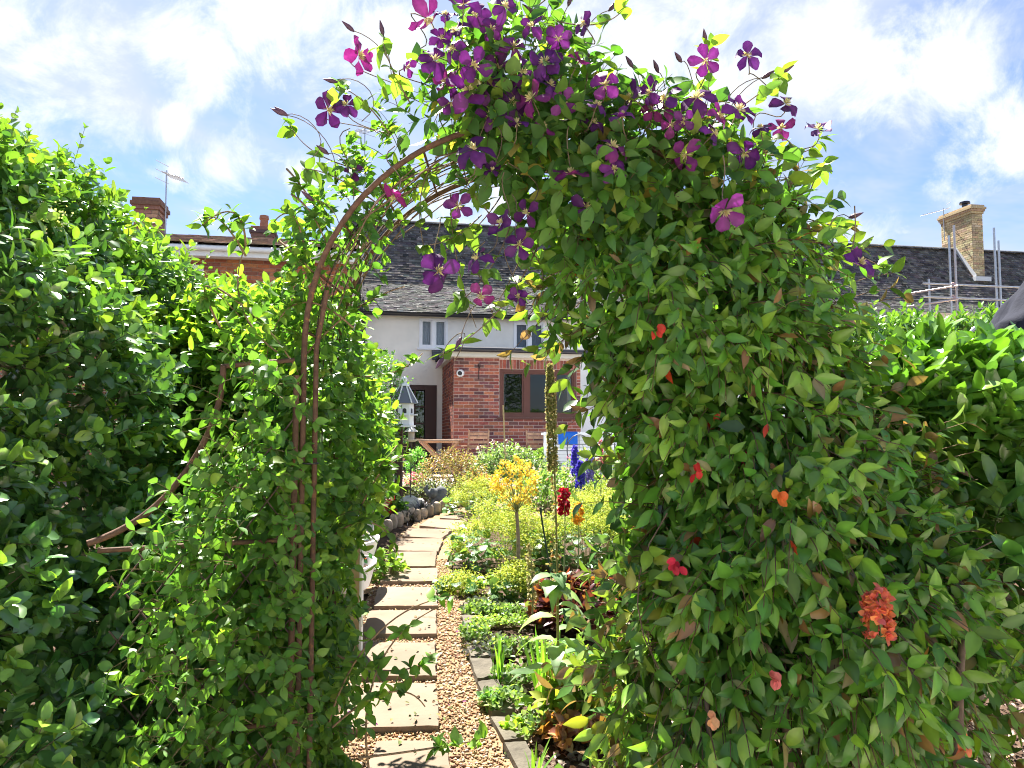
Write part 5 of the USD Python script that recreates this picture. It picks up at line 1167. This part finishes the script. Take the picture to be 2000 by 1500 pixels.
spire('seed_spike', 'short cream seed spike left of the tall one', 1040, 1062, 1200, 4.9, .028, [(1, (.45, .42, .22)), (1, (.3, .32, .12))], 122, 'plant', .9, 70, .022, -6, stem=(.25, .25, .1), fl=4)
BL = [(3, (.10, .10, .62)), (2, (.16, .13, .70)), (1, (.25, .22, .75))]
spire('delphinium', 'blue delphinium spike standing before the white bench, the tallest', 1123, 872, 1010, 9.4, .055, BL, 123, frac=.42, n=150, size=.036)
spire('delphinium', 'deepest blue delphinium spike, lower than its two neighbours', 1133, 902, 1010, 9.0, .062, [(1, (.07, .06, .55)), (1, (.12, .10, .65))], 124, frac=.5, n=160, size=.036)
spire('delphinium', 'pale lilac blue delphinium spike on the right', 1152, 885, 1010, 9.2, .055, [(1, (.28, .25, .72)), (1, (.4, .34, .74))], 125, frac=.45, n=120, size=.036)
spire('snapdragon', 'crimson snapdragon above the lime clump', 1101, 955, 1120, 6.2, .055, [(3, (.36, .008, .03)), (1, (.5, .02, .06)), (.4, (.65, .2, .25))], 126, frac=.30, n=80, size=.034, lean=0)
spire('snapdragon', 'coral orange snapdragon in front of the dark climber on the right', 1720, 1150, 1420, 1.68, .034, [(3, (.68, .17, .10)), (2, (.72, .26, .09)), (1, (.6, .16, .16))], 127, frac=.36, n=60, size=.022, lean=-8)
spire('snapdragon', 'yellow orange snapdragon right of the crimson one', 1128, 985, 1110, 6.0, .05, [(1, (.75, .42, .04)), (1, (.78, .6, .1))], 128, frac=.3, n=40, size=.035)
spire('pink_spike', 'thin pink flower spike against the white bench', 1172, 858, 1000, 8.0, .05, [(1, (.62, .12, .26)), (1, (.6, .45, .4))], 129, frac=.4, n=40, size=.035)
for x, y, Y, c in [(1286, 640, 1.9, (.6, .06, .04)), (1362, 912, 1.88, (.55, .03, .03)), (1523, 960, 1.86, (.75, .2, .04)), (1324, 1100, 1.9, (.5, .02, .05)), (1657, 1286, 1.8, (.75, .13, .03)), (1385, 1400, 1.85, (.8, .4, .22)), (1515, 1317, 1.85, (.75, .2, .18)), (1883, 1450, 1.75, (.72, .2, .08))]:
    r = np.random.default_rng(int(x)); p = at(x, y, Y - .03); b = np.repeat(p[None], 5, 0); v, f, cc = leaves(b + .008 * r.normal(size=(5, 3)), np.array([[.1, -.2, -.8]]) + .4 * r.normal(size=(5, 3)), np.array([[0, -1, .2]]) +   .4 * r.normal(size=(5, 3)), .027, .009, palette(5, [(1, c)], .12, r), 'oval', .2, .3, 1.1, .1, r)
    m = MB(); m.add(v.reshape(-1, 3), (f[None] + v.shape[1] * np.arange(5)[:, None, None]).reshape(-1, 3), cc.reshape(-1, 3)); m.build('blossom', 'bright_petal', '/World/evergreen_climber', True) if False else None
    LOCO = LOC['/World/evergreen_climber']; write(name_in('/World/evergreen_climber', 'red_leaf'), np.vstack(m.v) - LOCO, np.vstack(m.f), np.vstack(m.c), 'bright_petal', True)

# yellow flowered standard
p = gp(1010, 1150); t = thing('yellow_standard', 'small bare stemmed bush with a ball of golden yellow flowers, in the lime clump', 'shrub', p); r = np.random.default_rng(130)
Y = p[1]; fork = at(1009, 1000, Y); MB().tube(spline([p, (p + fork) / 2 + [.012, 0, 0], fork], 10), np.linspace(.017, .013, 10), 8, (.24, .19, .13)).build('trunk', 'bark', t, True)
heads = [(985, 905), (1010, 900), (1030, 912), (975, 925), (1000, 922), (1022, 930), (1042, 925), (968, 940), (990, 942), (1012, 945), (1035, 945), (978, 957), (1000, 960), (1022, 962), (1042, 958), (984, 972), (1028, 975), (1012, 975), (1003, 985), (998, 912), (1048, 938), (1015, 915), (963, 952)]
br = []
for x, y in heads:
    q = at(x, y, Y + r.normal() * .1); br.append(spline([fork, fork + (q - fork) * [.4, .4, .5], q], 7)); c = q + r.normal(size=(46, 3)) * .015; d = unit(c - q + [0, -.003, .012])
    v, f, cc = leaves(c, d + .4 * r.normal(size=d.shape), d, .022, .009, palette(46, [(3, (.76, .60, .06)), (2, (.82, .70, .16)), (1, (.70, .50, .04))], .1, r), 'small', .1, .3, 1.0)
    m = MB(); m.add(v.reshape(-1, 3), (f[None] + v.shape[1] * np.arange(46)[:, None, None]).reshape(-1, 3), cc.reshape(-1, 3)); m.build('flower_head', 'bright_petal', t, True)
for i in range(30):
    q = at(r.uniform(965, 1055), r.uniform(940, 1000), Y + r.normal() * .12); br.append(spline([fork, fork + (q - fork) * [.3, .3, .5], q], 6))
stems(t, br, .0034, (.22, .24, .09), name='twigs', sides=4, kind='stuff')
# stray yellow bloom, canes
for x0, y0, x1, y1, Y, c, lb in [(1056, 1000, 1076, 1125, 5.2, (.03, .06, .03), 'thin dark green garden cane in the lime clump'), (983, 795, 988, 925, 12.0, (.55, .42, .2), 'pale bamboo cane standing before the brick wall')]:
    q = at(x1, y1, Y); t = thing('garden_cane', lb, 'cane', q); MB().tube([q, (q + at(x0, y0, Y)) / 2, at(x0, y0, Y)], .006 if Y < 8 else .011, 8, c).build('cane', 'timber', t, True)
    MB().tube([at(x0, y0, Y), at(x0, y0, Y) + [0, 0, .03]], .008 if Y < 8 else .013, 8, np.array(c) * .8).build('tip', 'timber', t, True)

# ------------------------------------------------------------------ furniture and ornaments
WOOD = (.50, .29, .18)
YT = 15.9
c = at(860, 857, YT); ft = np.array([c[0], YT, FLOOR]); t = thing('garden_table', 'slatted hardwood garden table with crossed legs in front of the maroon door', 'table', ft); zt = c[2] - .01
for i, y in enumerate(np.linspace(-.40, .40, 8)):
    hw = .50 * math.sqrt(max(0, 1 - (y / .52) ** 2)); MB().box(ft + [-hw, y - .048, zt - FLOOR - .028], ft + [hw, y + .048, zt - FLOOR], np.array([.36, .25, .18]) * R.uniform(.85, 1.1)).build('slat', 'timber', t)
for y in (-.3, .3):
    for sg in (1, -1):
        MB().tube([ft + [-.36 * sg, y + .03 * sg, 0], ft + [.36 * sg, y + .03 * sg, zt - FLOOR - .06]], .028, 4, WOOD).build('leg', 'timber', t)
MB().box(ft + [-.40, -.33, zt - FLOOR - .075], ft + [.40, -.30, zt - FLOOR - .03], WOOD).build('apron', 'timber', t); MB().box(ft + [-.40, .30, zt - FLOOR - .075], ft + [.40, .33, zt - FLOOR - .03], WOOD).build('apron', 'timber', t)


def chair(label, x, Y, rot, h=.92):
    p = at(x, 850, Y); p[2] = FLOOR; t = thing('garden_chair', label, 'chair', p, 'hardwood folding chairs round the table'); ca, sa = math.cos(rot), math.sin(rot)
    f = lambda q: np.stack([np.asarray(q)[..., 0] * ca - np.asarray(q)[..., 1] * sa + p[0], np.asarray(q)[..., 0] * sa + np.asarray(q)[..., 1] * ca + p[1], np.asarray(q)[..., 2] + p[2]], -1)
    for s in (-.21, .21):
        MB().tube([f([s, -.22, 0]), f([s, .20, .60]), f([s, .27, h])], .019, 6, WOOD).build('back_leg', 'timber', t)
        MB().tube([f([s * .86, .26, 0]), f([s * .86, -.20, .44])], .017, 6, WOOD).build('front_leg', 'timber', t)
        MB().box((s - .022, -.22, .62), (s + .022, .22, .645), WOOD, f).build('arm', 'timber', t)
    for i in range(5):
        MB().box((-.20, -.20 + i * .085, .435), (.20, -.13 + i * .085, .455), np.array(WOOD) * R.uniform(.9, 1.2), f).build('seat_slat', 'timber', t)
    for z in (.62, .71, .80, .875):
        k = .20 + (z - .6) * .215; MB().box((-.205, k - .010, z - .028), (.205, k + .010, z + .028), np.array(WOOD) * R.uniform(.95, 1.25), f).build('back_slat', 'timber', t)


chair('folding hardwood chair right of the table, its slatted back against the bricks', 928, 15.6, -.25, .95)
chair('hardwood chair half hidden behind the climber, left of the table', 772, 15.2, 1.9)
chair('dark hardwood chair beside the white slatted bench box', 1052, 15.9, .15, .95)

# white storage box with louvred front, blue cloth, metal screen
YB_ = 15.3; a, b = at(1062, 845, YB_), at(1198, 850, YB_ + .2); x0, x1, zt = a[0], b[0], a[2]
t = thing('storage_box', 'white slatted garden storage box in front of the extension on the right', 'storage box', ((x0 + x1) / 2, YB_ + .3, FLOOR))
MB().box((x0 + .01, YB_ + .014, FLOOR + .03), (x1 - .01, YB_ + .62, zt - .05), (.66, .68, .70)).build('carcass', 'plastic', t)
for i in range(11):
    z = FLOOR + .06 + i * (zt - FLOOR - .14) / 11; MB().box((x0 + .06, YB_ - .004, z), (x1 - .06, YB_ + .012, z + (zt - FLOOR - .14) / 11 - .012), (.74, .76, .78)).build('slat', 'plastic', t)
MB().box((x0, YB_ - .012, FLOOR + .0), (x0 + .055, YB_ + .0135, zt - .05), (.76, .78, .8)).build('corner_post', 'plastic', t); MB().box((x1 - .055, YB_ - .012, FLOOR), (x1, YB_ + .0135, zt - .05), (.76, .78, .8)).build('corner_post', 'plastic', t)
m = MB().box((x0 - .03, YB_ - .04, zt - .048), (x1 + .03, YB_ + .66, zt), (.78, .8, .82))
for k in np.arange(x0, x1, .06):
    m.tube([[k, YB_ - .035, zt + .004], [k + .045, YB_ - .035, zt + .004]], .012, 6, (.78, .8, .82))
m.build('lid', 'plastic', t)
c0, c1 = at(1089, 846, YB_)[0], at(1127, 846, YB_)[0]; u, w = np.meshgrid(np.linspace(0, 1, 16), np.linspace(0, 1, 14)); prof = w * .55
yy = np.where(prof < .3, YB_ + .24 - prof, YB_ - .058 - .012 * np.sin(u * 11) * (prof - .3) * 4); zz = np.where(prof < .3, zt + .02, zt + .018 - (prof - .3)) - .012 * u * (w > .6)
v = np.stack([c0 + (c1 - c0) * u + .01 * w, yy, zz], -1).reshape(-1, 3); i, j = np.meshgrid(np.arange(13), np.arange(15), indexing='ij'); q = np.stack([i * 16 + j, i * 16 + j + 1, (i + 1) * 16 + j + 1, (i + 1) * 16 + j], -1).reshape(-1, 4)
t = thing('blue_cloth', 'bright blue cloth hanging over the front of the white slatted box', 'cloth', ((c0 + c1) / 2, YB_, zt)); MB().add(v, q, (.02, .13, .55)).build('drape', 'cloth', t, True); MB().add(v[-32:-16] * 0 + np.repeat(v[-16:], 1, 0), [[0, 1, 1]], (.02, .1, .4)) if False else None
hem = MB(); hem.tube(v[-16:], .006, 5, (.015, .10, .42)); hem.build('hem', 'cloth', t)
t = thing('metal_screen', 'dark wire plant screen with a ring, standing before the white slatted box', 'plant support', at(1135, 850, 14.6) * [1, 1, 0] + [0, 0, FLOOR]); G = (.06, .065, .08); Ys = 14.6
z0, z1 = FLOOR, at(1130, 853, Ys)[2]
for px in (1085, 1108, 1153, 1180, 1200):
    x = at(px, 850, Ys)[0]; MB().tube([[x, Ys, z0], [x, Ys, z1 - (.0 if px in (1108, 1153) else .12)]], .009, 6, G).build('upright', 'painted', t, True)
for py in (868, 880, 905):
    MB().tube([[at(1080, py, Ys)[0], Ys + .012, at(1100, py, Ys)[2]], [at(1203, py, Ys)[0], Ys + .012, at(1100, py, Ys)[2]]], .007, 6, G).build('rail', 'painted', t, True)
cc = at(1131, 879, Ys); MB().tube([cc + [.23 * math.cos(k), -.014, .29 * math.sin(k)] for k in np.linspace(0, 6.283, 30)], .010, 6, G).build('ring', 'painted', t, True)
MB().tube([cc + [.0, -.014, .29], cc + [0, -.014, .0]], .007, 6, G).build('ring_bar', 'painted', t, True)
# white wall and door right of the extension
t = thing('white_outhouse', 'plain white outhouse wall with a door, right of the brick extension', 'outhouse', HW([er + 1.2, .5, FLOOR])); zt = hl(1170, 797, .5)[1]
MB().box((er + .03, .5, FLOOR - .1), (er + 3.6, 2.6, zt), (.74, .75, .76), HW).build('wall', 'painted', t); MB().box((er + .02, .42, zt + .002), (er + 3.7, 2.65, zt + .06), (.6, .6, .6), HW).build('roof', 'painted', t)
MB().box((er + .12, .47, FLOOR), (er + 1.05, .498, zt - .12), (.78, .79, .80), HW).build('door', 'painted', t); k = HW([er + .98, .46, FLOOR + 1.0]); MB().tube([k, k + [0, -.05, 0], k + [-.08, -.05, 0]], .012, 6, (.2, .2, .2)).build('handle', 'metal', t)
fr = MB()
for p, q in (((er + .05, FLOOR), (er + .115, zt - .05)), ((er + 1.055, FLOOR), (er + 1.12, zt - .05)), ((er + .115, zt - .115), (er + 1.055, zt - .05))):
    fr.box((p[0], .455, p[1]), (q[0], .499, q[1]), (.80, .81, .82), HW)
fr.build('door_frame', 'painted', t)

# dovecote on its post, seed feeder
YD = 10.35; base = gp(778, 987); YD = base[1]; axis = at(789, 800, YD); zz = lambda y: at(789, y, YD)[2]; sc_ = YD / F
t = thing('dovecote', 'white six sided dovecote with a grey slatted roof and ball finial on a dark post', 'bird house', base)
cx, cy = axis[0], YD
hexp = lambda r_, z: np.array([[cx + r_ * math.cos(a), cy + r_ * math.sin(a), z] for a in np.arange(6) * math.pi / 3 + .2])
def prism(r0, z0, r1, z1, col):
    p, q = hexp(r0, z0), hexp(r1, z1); i = np.arange(6); v = np.vstack([p, q]); f = np.vstack([np.stack([i, (i + 1) % 6, (i + 1) % 6 + 6], 1), np.stack([i, (i + 1) % 6 + 6, i + 6], 1), [[0, k + 1, k] for k in range(1, 5)], [[6, k + 6, k + 7] for k in range(1, 5)]]); return MB().add(v, f, col)
wd = (808 - 770) / 2 * sc_
prism(wd, zz(830), wd, zz(787), (.80, .81, .83)).build('body', 'painted', t); prism(wd * 1.22, zz(834), wd * 1.22, zz(830) - .002, (.80, .81, .83)).build('floor', 'painted', t)
prism(wd * 1.38, zz(789) + .006, wd * .42, zz(755), (.13, .14, .17)).build('roof', 'painted', t)
ph, pl = hexp(wd * .44, zz(755) + .004), hexp(wd * 1.40, zz(789) + .012)
for i in range(6):
    MB().tube([pl[i], ph[i]], .011, 4, (.8, .81, .83)).build('hip', 'painted', t)
prism(wd * .55, zz(755) + .006, wd * .5, zz(751), (.8, .81, .83)).build('cap', 'painted', t)
m = MB(); zf = zz(751); m.tube([[cx, cy, zf], [cx, cy, zf + .02], [cx, cy, zf + .03], [cx, cy, zf + .045], [cx, cy, zf + .07], [cx, cy, zf + .095], [cx, cy, zf + .11]], [.045, .04, .02, .035, .045, .035, .004], 14, (.82, .83, .85)); m.build('finial', 'painted', t, True)
H = hexp(wd, 0); nrm = [unit((H[i] + H[(i + 1) % 6]) / 2 - [cx, cy, 0]) for i in range(6)]
for i in range(6):
    if nrm[i][1] < -.2:
        mid = (H[i] + H[(i + 1) % 6]) / 2; s = unit(np.cross(nrm[i], [0, 0, 1.])); z = zz(803); k = np.linspace(0, np.pi, 9)
        ring = np.vstack([mid + s * .026 - [0, 0, .03] + [0, 0, z], *[mid + s * .026 * math.cos(a) + np.array([0, 0, .01 + .026 * math.sin(a) + z]) for a in k], mid - s * .026 - [0, 0, .03] + [0, 0, z]]) + nrm[i] * .003
        MB().add(ring, [[0, j, j + 1] for j in range(1, len(ring) - 1)], (.02, .02, .025)).build('entrance', 'painted', t); pz = mid + [0, 0, z - .045]; w_ = MB()
        w_.add(np.array([pz + s * .05, pz - s * .05, pz - s * .05 + nrm[i] * .07, pz + s * .05 + nrm[i] * .07, pz + s * .05 - [0, 0, .012], pz - s * .05 - [0, 0, .012], pz - s * .05 + nrm[i] * .07 - [0, 0, .012], pz + s * .05 + nrm[i] * .07 - [0, 0, .012]]), BOXF[:, ::1] * 0 + np.array([[0, 1, 2, 3], [7, 6, 5, 4], [0, 4, 5, 1], [1, 5, 6, 2], [2, 6, 7, 3], [3, 7, 4, 0]]), (.78, .79, .81)); w_.build('perch', 'painted', t)
MB().box((base[0] - .048, YD - .048, base[2] - .1), (base[0] + .048, YD + .048, zz(834) - .002), (.075, .042, .032)).build('post', 'timber', t)
MB().box((base[0] - .1, YD - .05, zz(872)), (base[0] + .16, YD + .05, zz(866)), (.09, .05, .036)).build('cross_arm', 'timber', t)
f = at(803, 860, 9.9); t = thing('bird_feeder', 'small pale lantern shaped bird feeder beside the dovecote', 'bird feeder', [f[0], 9.9, gz(0, 9.9)]); CR = (.62, .58, .52)
m = MB(); m.tube([[f[0], 9.9, gz(0, 9.9)], f + [0, 0, -.01]], .008, 6, (.05, .05, .05)); m.build('pole', 'painted', t, True)
m = MB(); m.tube([f + [0, 0, -.02], f, f + [0, 0, .012]], [.05, .085, .09], 16, CR); m.build('tray', 'painted', t, 40)
m = MB(); m.tube([f + [0, 0, .012], f + [0, 0, .11]], [.04, .046], 12, (.5, .42, .36)); m.build('seed_tube', 'plastic', t, 40)
m = MB(); m.tube([f + [0, 0, .108], f + [0, 0, .118], f + [0, 0, .165], f + [0, 0, .18]], [.088, .086, .03, .004], 16, CR); m.build('roof', 'painted', t, 40)

# trough, ornament, stones by the dark post
p = gp(805, 976); t = thing('brown_trough', 'dark brown wooden trough behind the rocks beside the dovecote post', 'planter', p)
for i in range(3):
    MB().box(p + [-.14, 0, .0 + i * .062], p + [.17, .03, .058 + i * .062], np.array([.10, .052, .038]) * R.uniform(.85, 1.15)).build('plank', 'timber', t)
MB().box(p + [-.14, .032, 0], p + [.17, .26, .15], (.09, .05, .036)).build('body', 'timber', t)
import manifold3d as m3
def ball(c, r, s=(1, 1, 1)):
    return m3.Manifold.sphere(1.0, 24).scale([r * k for k in s]).translate([float(k) for k in c])
p = gp(858, 990); o = m3.Manifold.batch_boolean([ball((0, 0, .13), .11, (1.15, .9, 1.0)), ball((-.09, -.06, .20), .075), ball((.02, .02, .21), .09), m3.Manifold.batch_hull([ball((-.15, -.08, .20), .035), ball((-.19, -.09, .25), .026)]), m3.Manifold.batch_hull([ball((-.19, -.09, .25), .026), ball((-.17, -.09, .31), .02)]), ball((-.07, .02, .22), .055, (.5, 1.2, 1)), ball((-.08, -.08, .05), .045, (1, 1, 1.5)), ball((.08, -.07, .05), .05, (1, 1, 1.4)), ball((.09, .07, .05), .05, (1, 1, 1.4)), ball((-.07, .07, .05), .045, (1, 1, 1.4))], m3.OpType.Add).refine_to_length(.02)
v, f_, _ = meshkit.arrays(o); om = trimesh.Trimesh(v, f_, process=True); trimesh.smoothing.filter_taubin(om, iterations=12)
t = thing('stone_ornament', 'weathered grey stone elephant ornament with raised trunk among the dark shrub', 'garden ornament', p); MB().add(np.array(om.vertices) * .9 + p, om.faces, (.13, .135, .14)).build('figure', 'stone', t, True); MB().add(*rock(p + [0, 0, .0], (.34, .28, .07), 77), col=(.14, .14, .135)).build('plinth', 'stone', t, 40)
for i, (x, y, s, lb) in enumerate([(800, 995, .24, 'large mottled white and grey stone beside the scarlet geranium'), (818, 990, .16, 'smaller mottled stone behind the large pale one')]):
    p = gp(x, y); t = thing('mottled_stone', lb, 'stone', p); MB().add(*rock(p + [0, 0, s * .35], (s, s * .8, s * .75), 60 + i, 3), col=(.55, .53, .50)).build('boulder', 'stone', t, 40); MB().add(*rock(p + [s * .45, -.03, s * .15], (s * .4, s * .4, s * .35), 64 + i), col=(.3, .28, .27)).build('chip', 'stone', t, 40)

# low fence of khaki post and pickets, white oval troughs
p = gp(694, 1290); zt = at(694, 1062, p[1])[2]; t = thing('timber_post', 'square khaki timber post with a white edge beside the fourth slab', 'post', p)
MB().box(p + [-.03, -.03, -.1], [p[0] + .022, p[1] + .03, zt], (.36, .27, .14)).build('shaft', 'timber', t); MB().box([p[0] + .0235, p[1] - .03, p[2] - .1], [p[0] + .036, p[1] + .03, zt - .01], (.72, .70, .66)).build('edging_strip', 'painted', t)
for i, (x, yb, yt, lb) in enumerate([(721, 1090, 978, 'white painted picket nearest the rock edging'), (692, 1090, 956, 'white picket with a flat cap half buried in the climber'), (664, 1110, 985, 'white picket deepest in the climber')]):
    p = gp(x, yb); z = at(x, yt, p[1])[2]; t = thing('fence_picket', lb, 'picket', p); w_ = .038 if i != 1 else .045
    MB().box(p + [-w_, -.02, -.05], [p[0] + w_, p[1] + .02, z - .03], (.70, .70, .68)).build('board', 'painted', t); MB().box([p[0] - w_ - .008, p[1] - .028, z - .029], [p[0] + w_ + .008, p[1] + .028, z], (.74, .74, .72)).build('cap', 'painted', t)
for i, (x, y, Y, L, lb) in enumerate([(690, 1100, 5.0, .30, 'white oval trough on the post, the nearer of two'), (703, 1052, 5.9, .30, 'white oval trough farther along the fence')]):
    cen = at(x, y, Y); g0 = float(gz(0, Y)); t = thing('white_trough', lb, 'planter', [cen[0], Y, g0]); k = np.linspace(0, 6.283, 33)[:-1]
    def ring(s, z): return np.stack([cen[0] + (L * .45) * s * np.cos(k), Y + L * 1.1 * s * np.sin(k), np.full(32, z)], 1)
    rows = [ring(.72, cen[2] - .15), ring(.86, cen[2] - .08), ring(.95, cen[2] - .02), ring(1.03, cen[2] - .018), ring(1.04, cen[2]), ring(.93, cen[2] + .001), ring(.86, cen[2] - .06)]
    v = np.vstack(rows); a_, b_ = np.meshgrid(np.arange(6), np.arange(32), indexing='ij'); q = np.stack([a_ * 32 + b_, a_ * 32 + (b_ + 1) % 32, (a_ + 1) * 32 + (b_ + 1) % 32, (a_ + 1) * 32 + b_], -1).reshape(-1, 4)
    MB().add(v, q, (.80, .80, .80)).add(rows[0], [[0, j + 1, j] for j in range(1, 31)], (.8, .8, .8)).build('tub', 'plastic', t, 40)
    MB().add(ring(.87, cen[2] - .055), [[0, j, j + 1] for j in range(1, 31)], (.06, .042, .03)).build('compost', 'soil', t); MB().box([cen[0] - .03, Y - .03, g0 - .05], [cen[0] + .03, Y + .03, cen[2] - .152], (.3, .23, .13)).build('leg', 'timber', t)
    r = np.random.default_rng(200 + i); n = 40; b0 = cen + np.stack([r.uniform(-.08, .08, n), r.uniform(-.22, .22, n), r.uniform(-.04, .06, n)], 1)
    tt = thing('bedding_plant', ['red and green bedding plants in the nearer white trough', 'purple and white bedding plants in the farther white trough'][i], 'plant', cen)
    emit(tt, [leaves(b0, rand_dir(n, r) + [0, 0, .5], rand_dir(n, r) + [0, 0, .8], .05, .014, palette(n, [[(2, (.05, .16, .07)), (1, (.5, .06, .06))], [(1, (.22, .14, .28)), (1, (.6, .58, .62)), (1, (.08, .16, .06))]][i], .12, r), 'ovate', .2, .2, 1.1, rng=r)], 'leaf', 0)
    stems(tt, [np.array([b - [0, 0, .06], b - [0, 0, .03], b]) for b in b0[::2]], .002, (.14, .2, .07))

# dark cover over a steel frame, behind the laurel
YV = 4.7; c = at(2040, 600, YV); t = thing('dark_cover', 'crumpled navy fabric cover over garden furniture at the right edge', 'cover', [c[0], YV, gz(0, YV)])
zs_ = np.linspace(0, 1, 16); ks = np.linspace(0, 6.283, 49)[:-1]; ztop, zbot = at(2040, 528, YV)[2], at(2040, 770, YV)[2]
rad = np.interp(zs_, [0, .08, .3, .45, .6, 1], [.03, .10, .22, .32, .345, .36]); v = np.array([[c[0] + (r_ * (1 + .07 * math.sin(5 * a + 6 * z) + .04 * math.sin(11 * a + 3))) * math.cos(a), YV + r_ * (1 + .07 * math.sin(5 * a + 6 * z)) * math.sin(a), ztop + (zbot - ztop) * z + .018 * math.sin(3 * a + 21 * z)] for z, r_ in zip(zs_, rad) for a in ks])
v += .05 * (meshkit.fbm(v * 7, 4, 8)[:, None] - .5) * [1, 1, .6]; a_, b_ = np.meshgrid(np.arange(15), np.arange(48), indexing='ij'); q = np.stack([a_ * 48 + b_, (a_ + 1) * 48 + b_, (a_ + 1) * 48 + (b_ + 1) % 48, a_ * 48 + (b_ + 1) % 48], -1).reshape(-1, 4)
MB().add(v, q, (.020, .022, .034)).build('fabric', 'cover', t, True)
l = spline([at(1905, 720, YV), at(1893, 675, YV), at(1897, 648, YV), at(1910, 638, YV), at(1932, 640, YV)], 16); MB().tube(l, .012, 8, (.5, .5, .53)).build('frame_tube', 'metal', t, True)
l = spline([at(1922, 720, YV), at(1918, 680, YV), at(1925, 655, YV + .1)], 10); MB().tube(l, .010, 8, (.5, .5, .53)).build('frame_tube', 'metal', t, True)
MB().tube([[c[0], YV, gz(0, YV)], [c[0], YV, zbot + .2]], .02, 8, (.3, .3, .32)).build('stand', 'metal', t)

# ------------------------------------------------------------------ trees behind the viewer, seen in the window panes
for i, (x, y, h, w_, lb) in enumerate([(-6.5, -19, 10, 4.5, 'broad green tree behind the viewer, reflected in the left panes'), (2.5, -22, 11, 4.6, 'tall green tree behind the viewer, reflected in the middle panes'), (11, -20, 10, 4.5, 'green tree behind the viewer, reflected toward the right')]):
    r = np.random.default_rng(300 + i); g0 = float(gz(0, y)); t = thing('garden_tree', lb, 'tree', (x, y, g0)); n = 5200; d = rand_dir(n, r); k = r.uniform(.45, 1, n) ** .5
    P = np.array([x, y, g0 + h * .6]) + d * (k * (.8 + .5 * meshkit.noise(d * 2.2 + i * 7, i)))[:, None] * [w_, w_ * .8, h * .42]
    v, f, cc = leaves(P, rand_dir(n, r), d + .6 * r.normal(size=(n, 3)), r.uniform(.16, .30, n), r.uniform(.05, .09, n), palette(n, [(2, (.045, .10, .03)), (1, (.08, .15, .04))], .15, r), 'small', .1, .2, 1)
    MB().add(v.reshape(-1, 3), (f[None] + v.shape[1] * np.arange(n)[:, None, None]).reshape(-1, 3), cc.reshape(-1, 3)).build('crown', 'leaf', t, True)
    m = MB(); m.tube(spline([(x, y, g0 - .1), (x + .1, y, g0 + h * .3), (x, y + .1, g0 + h * .7)], 10), np.linspace(.2, .07, 10), 10, (.14, .11, .08))
    m.build('trunk', 'bark', t, True)
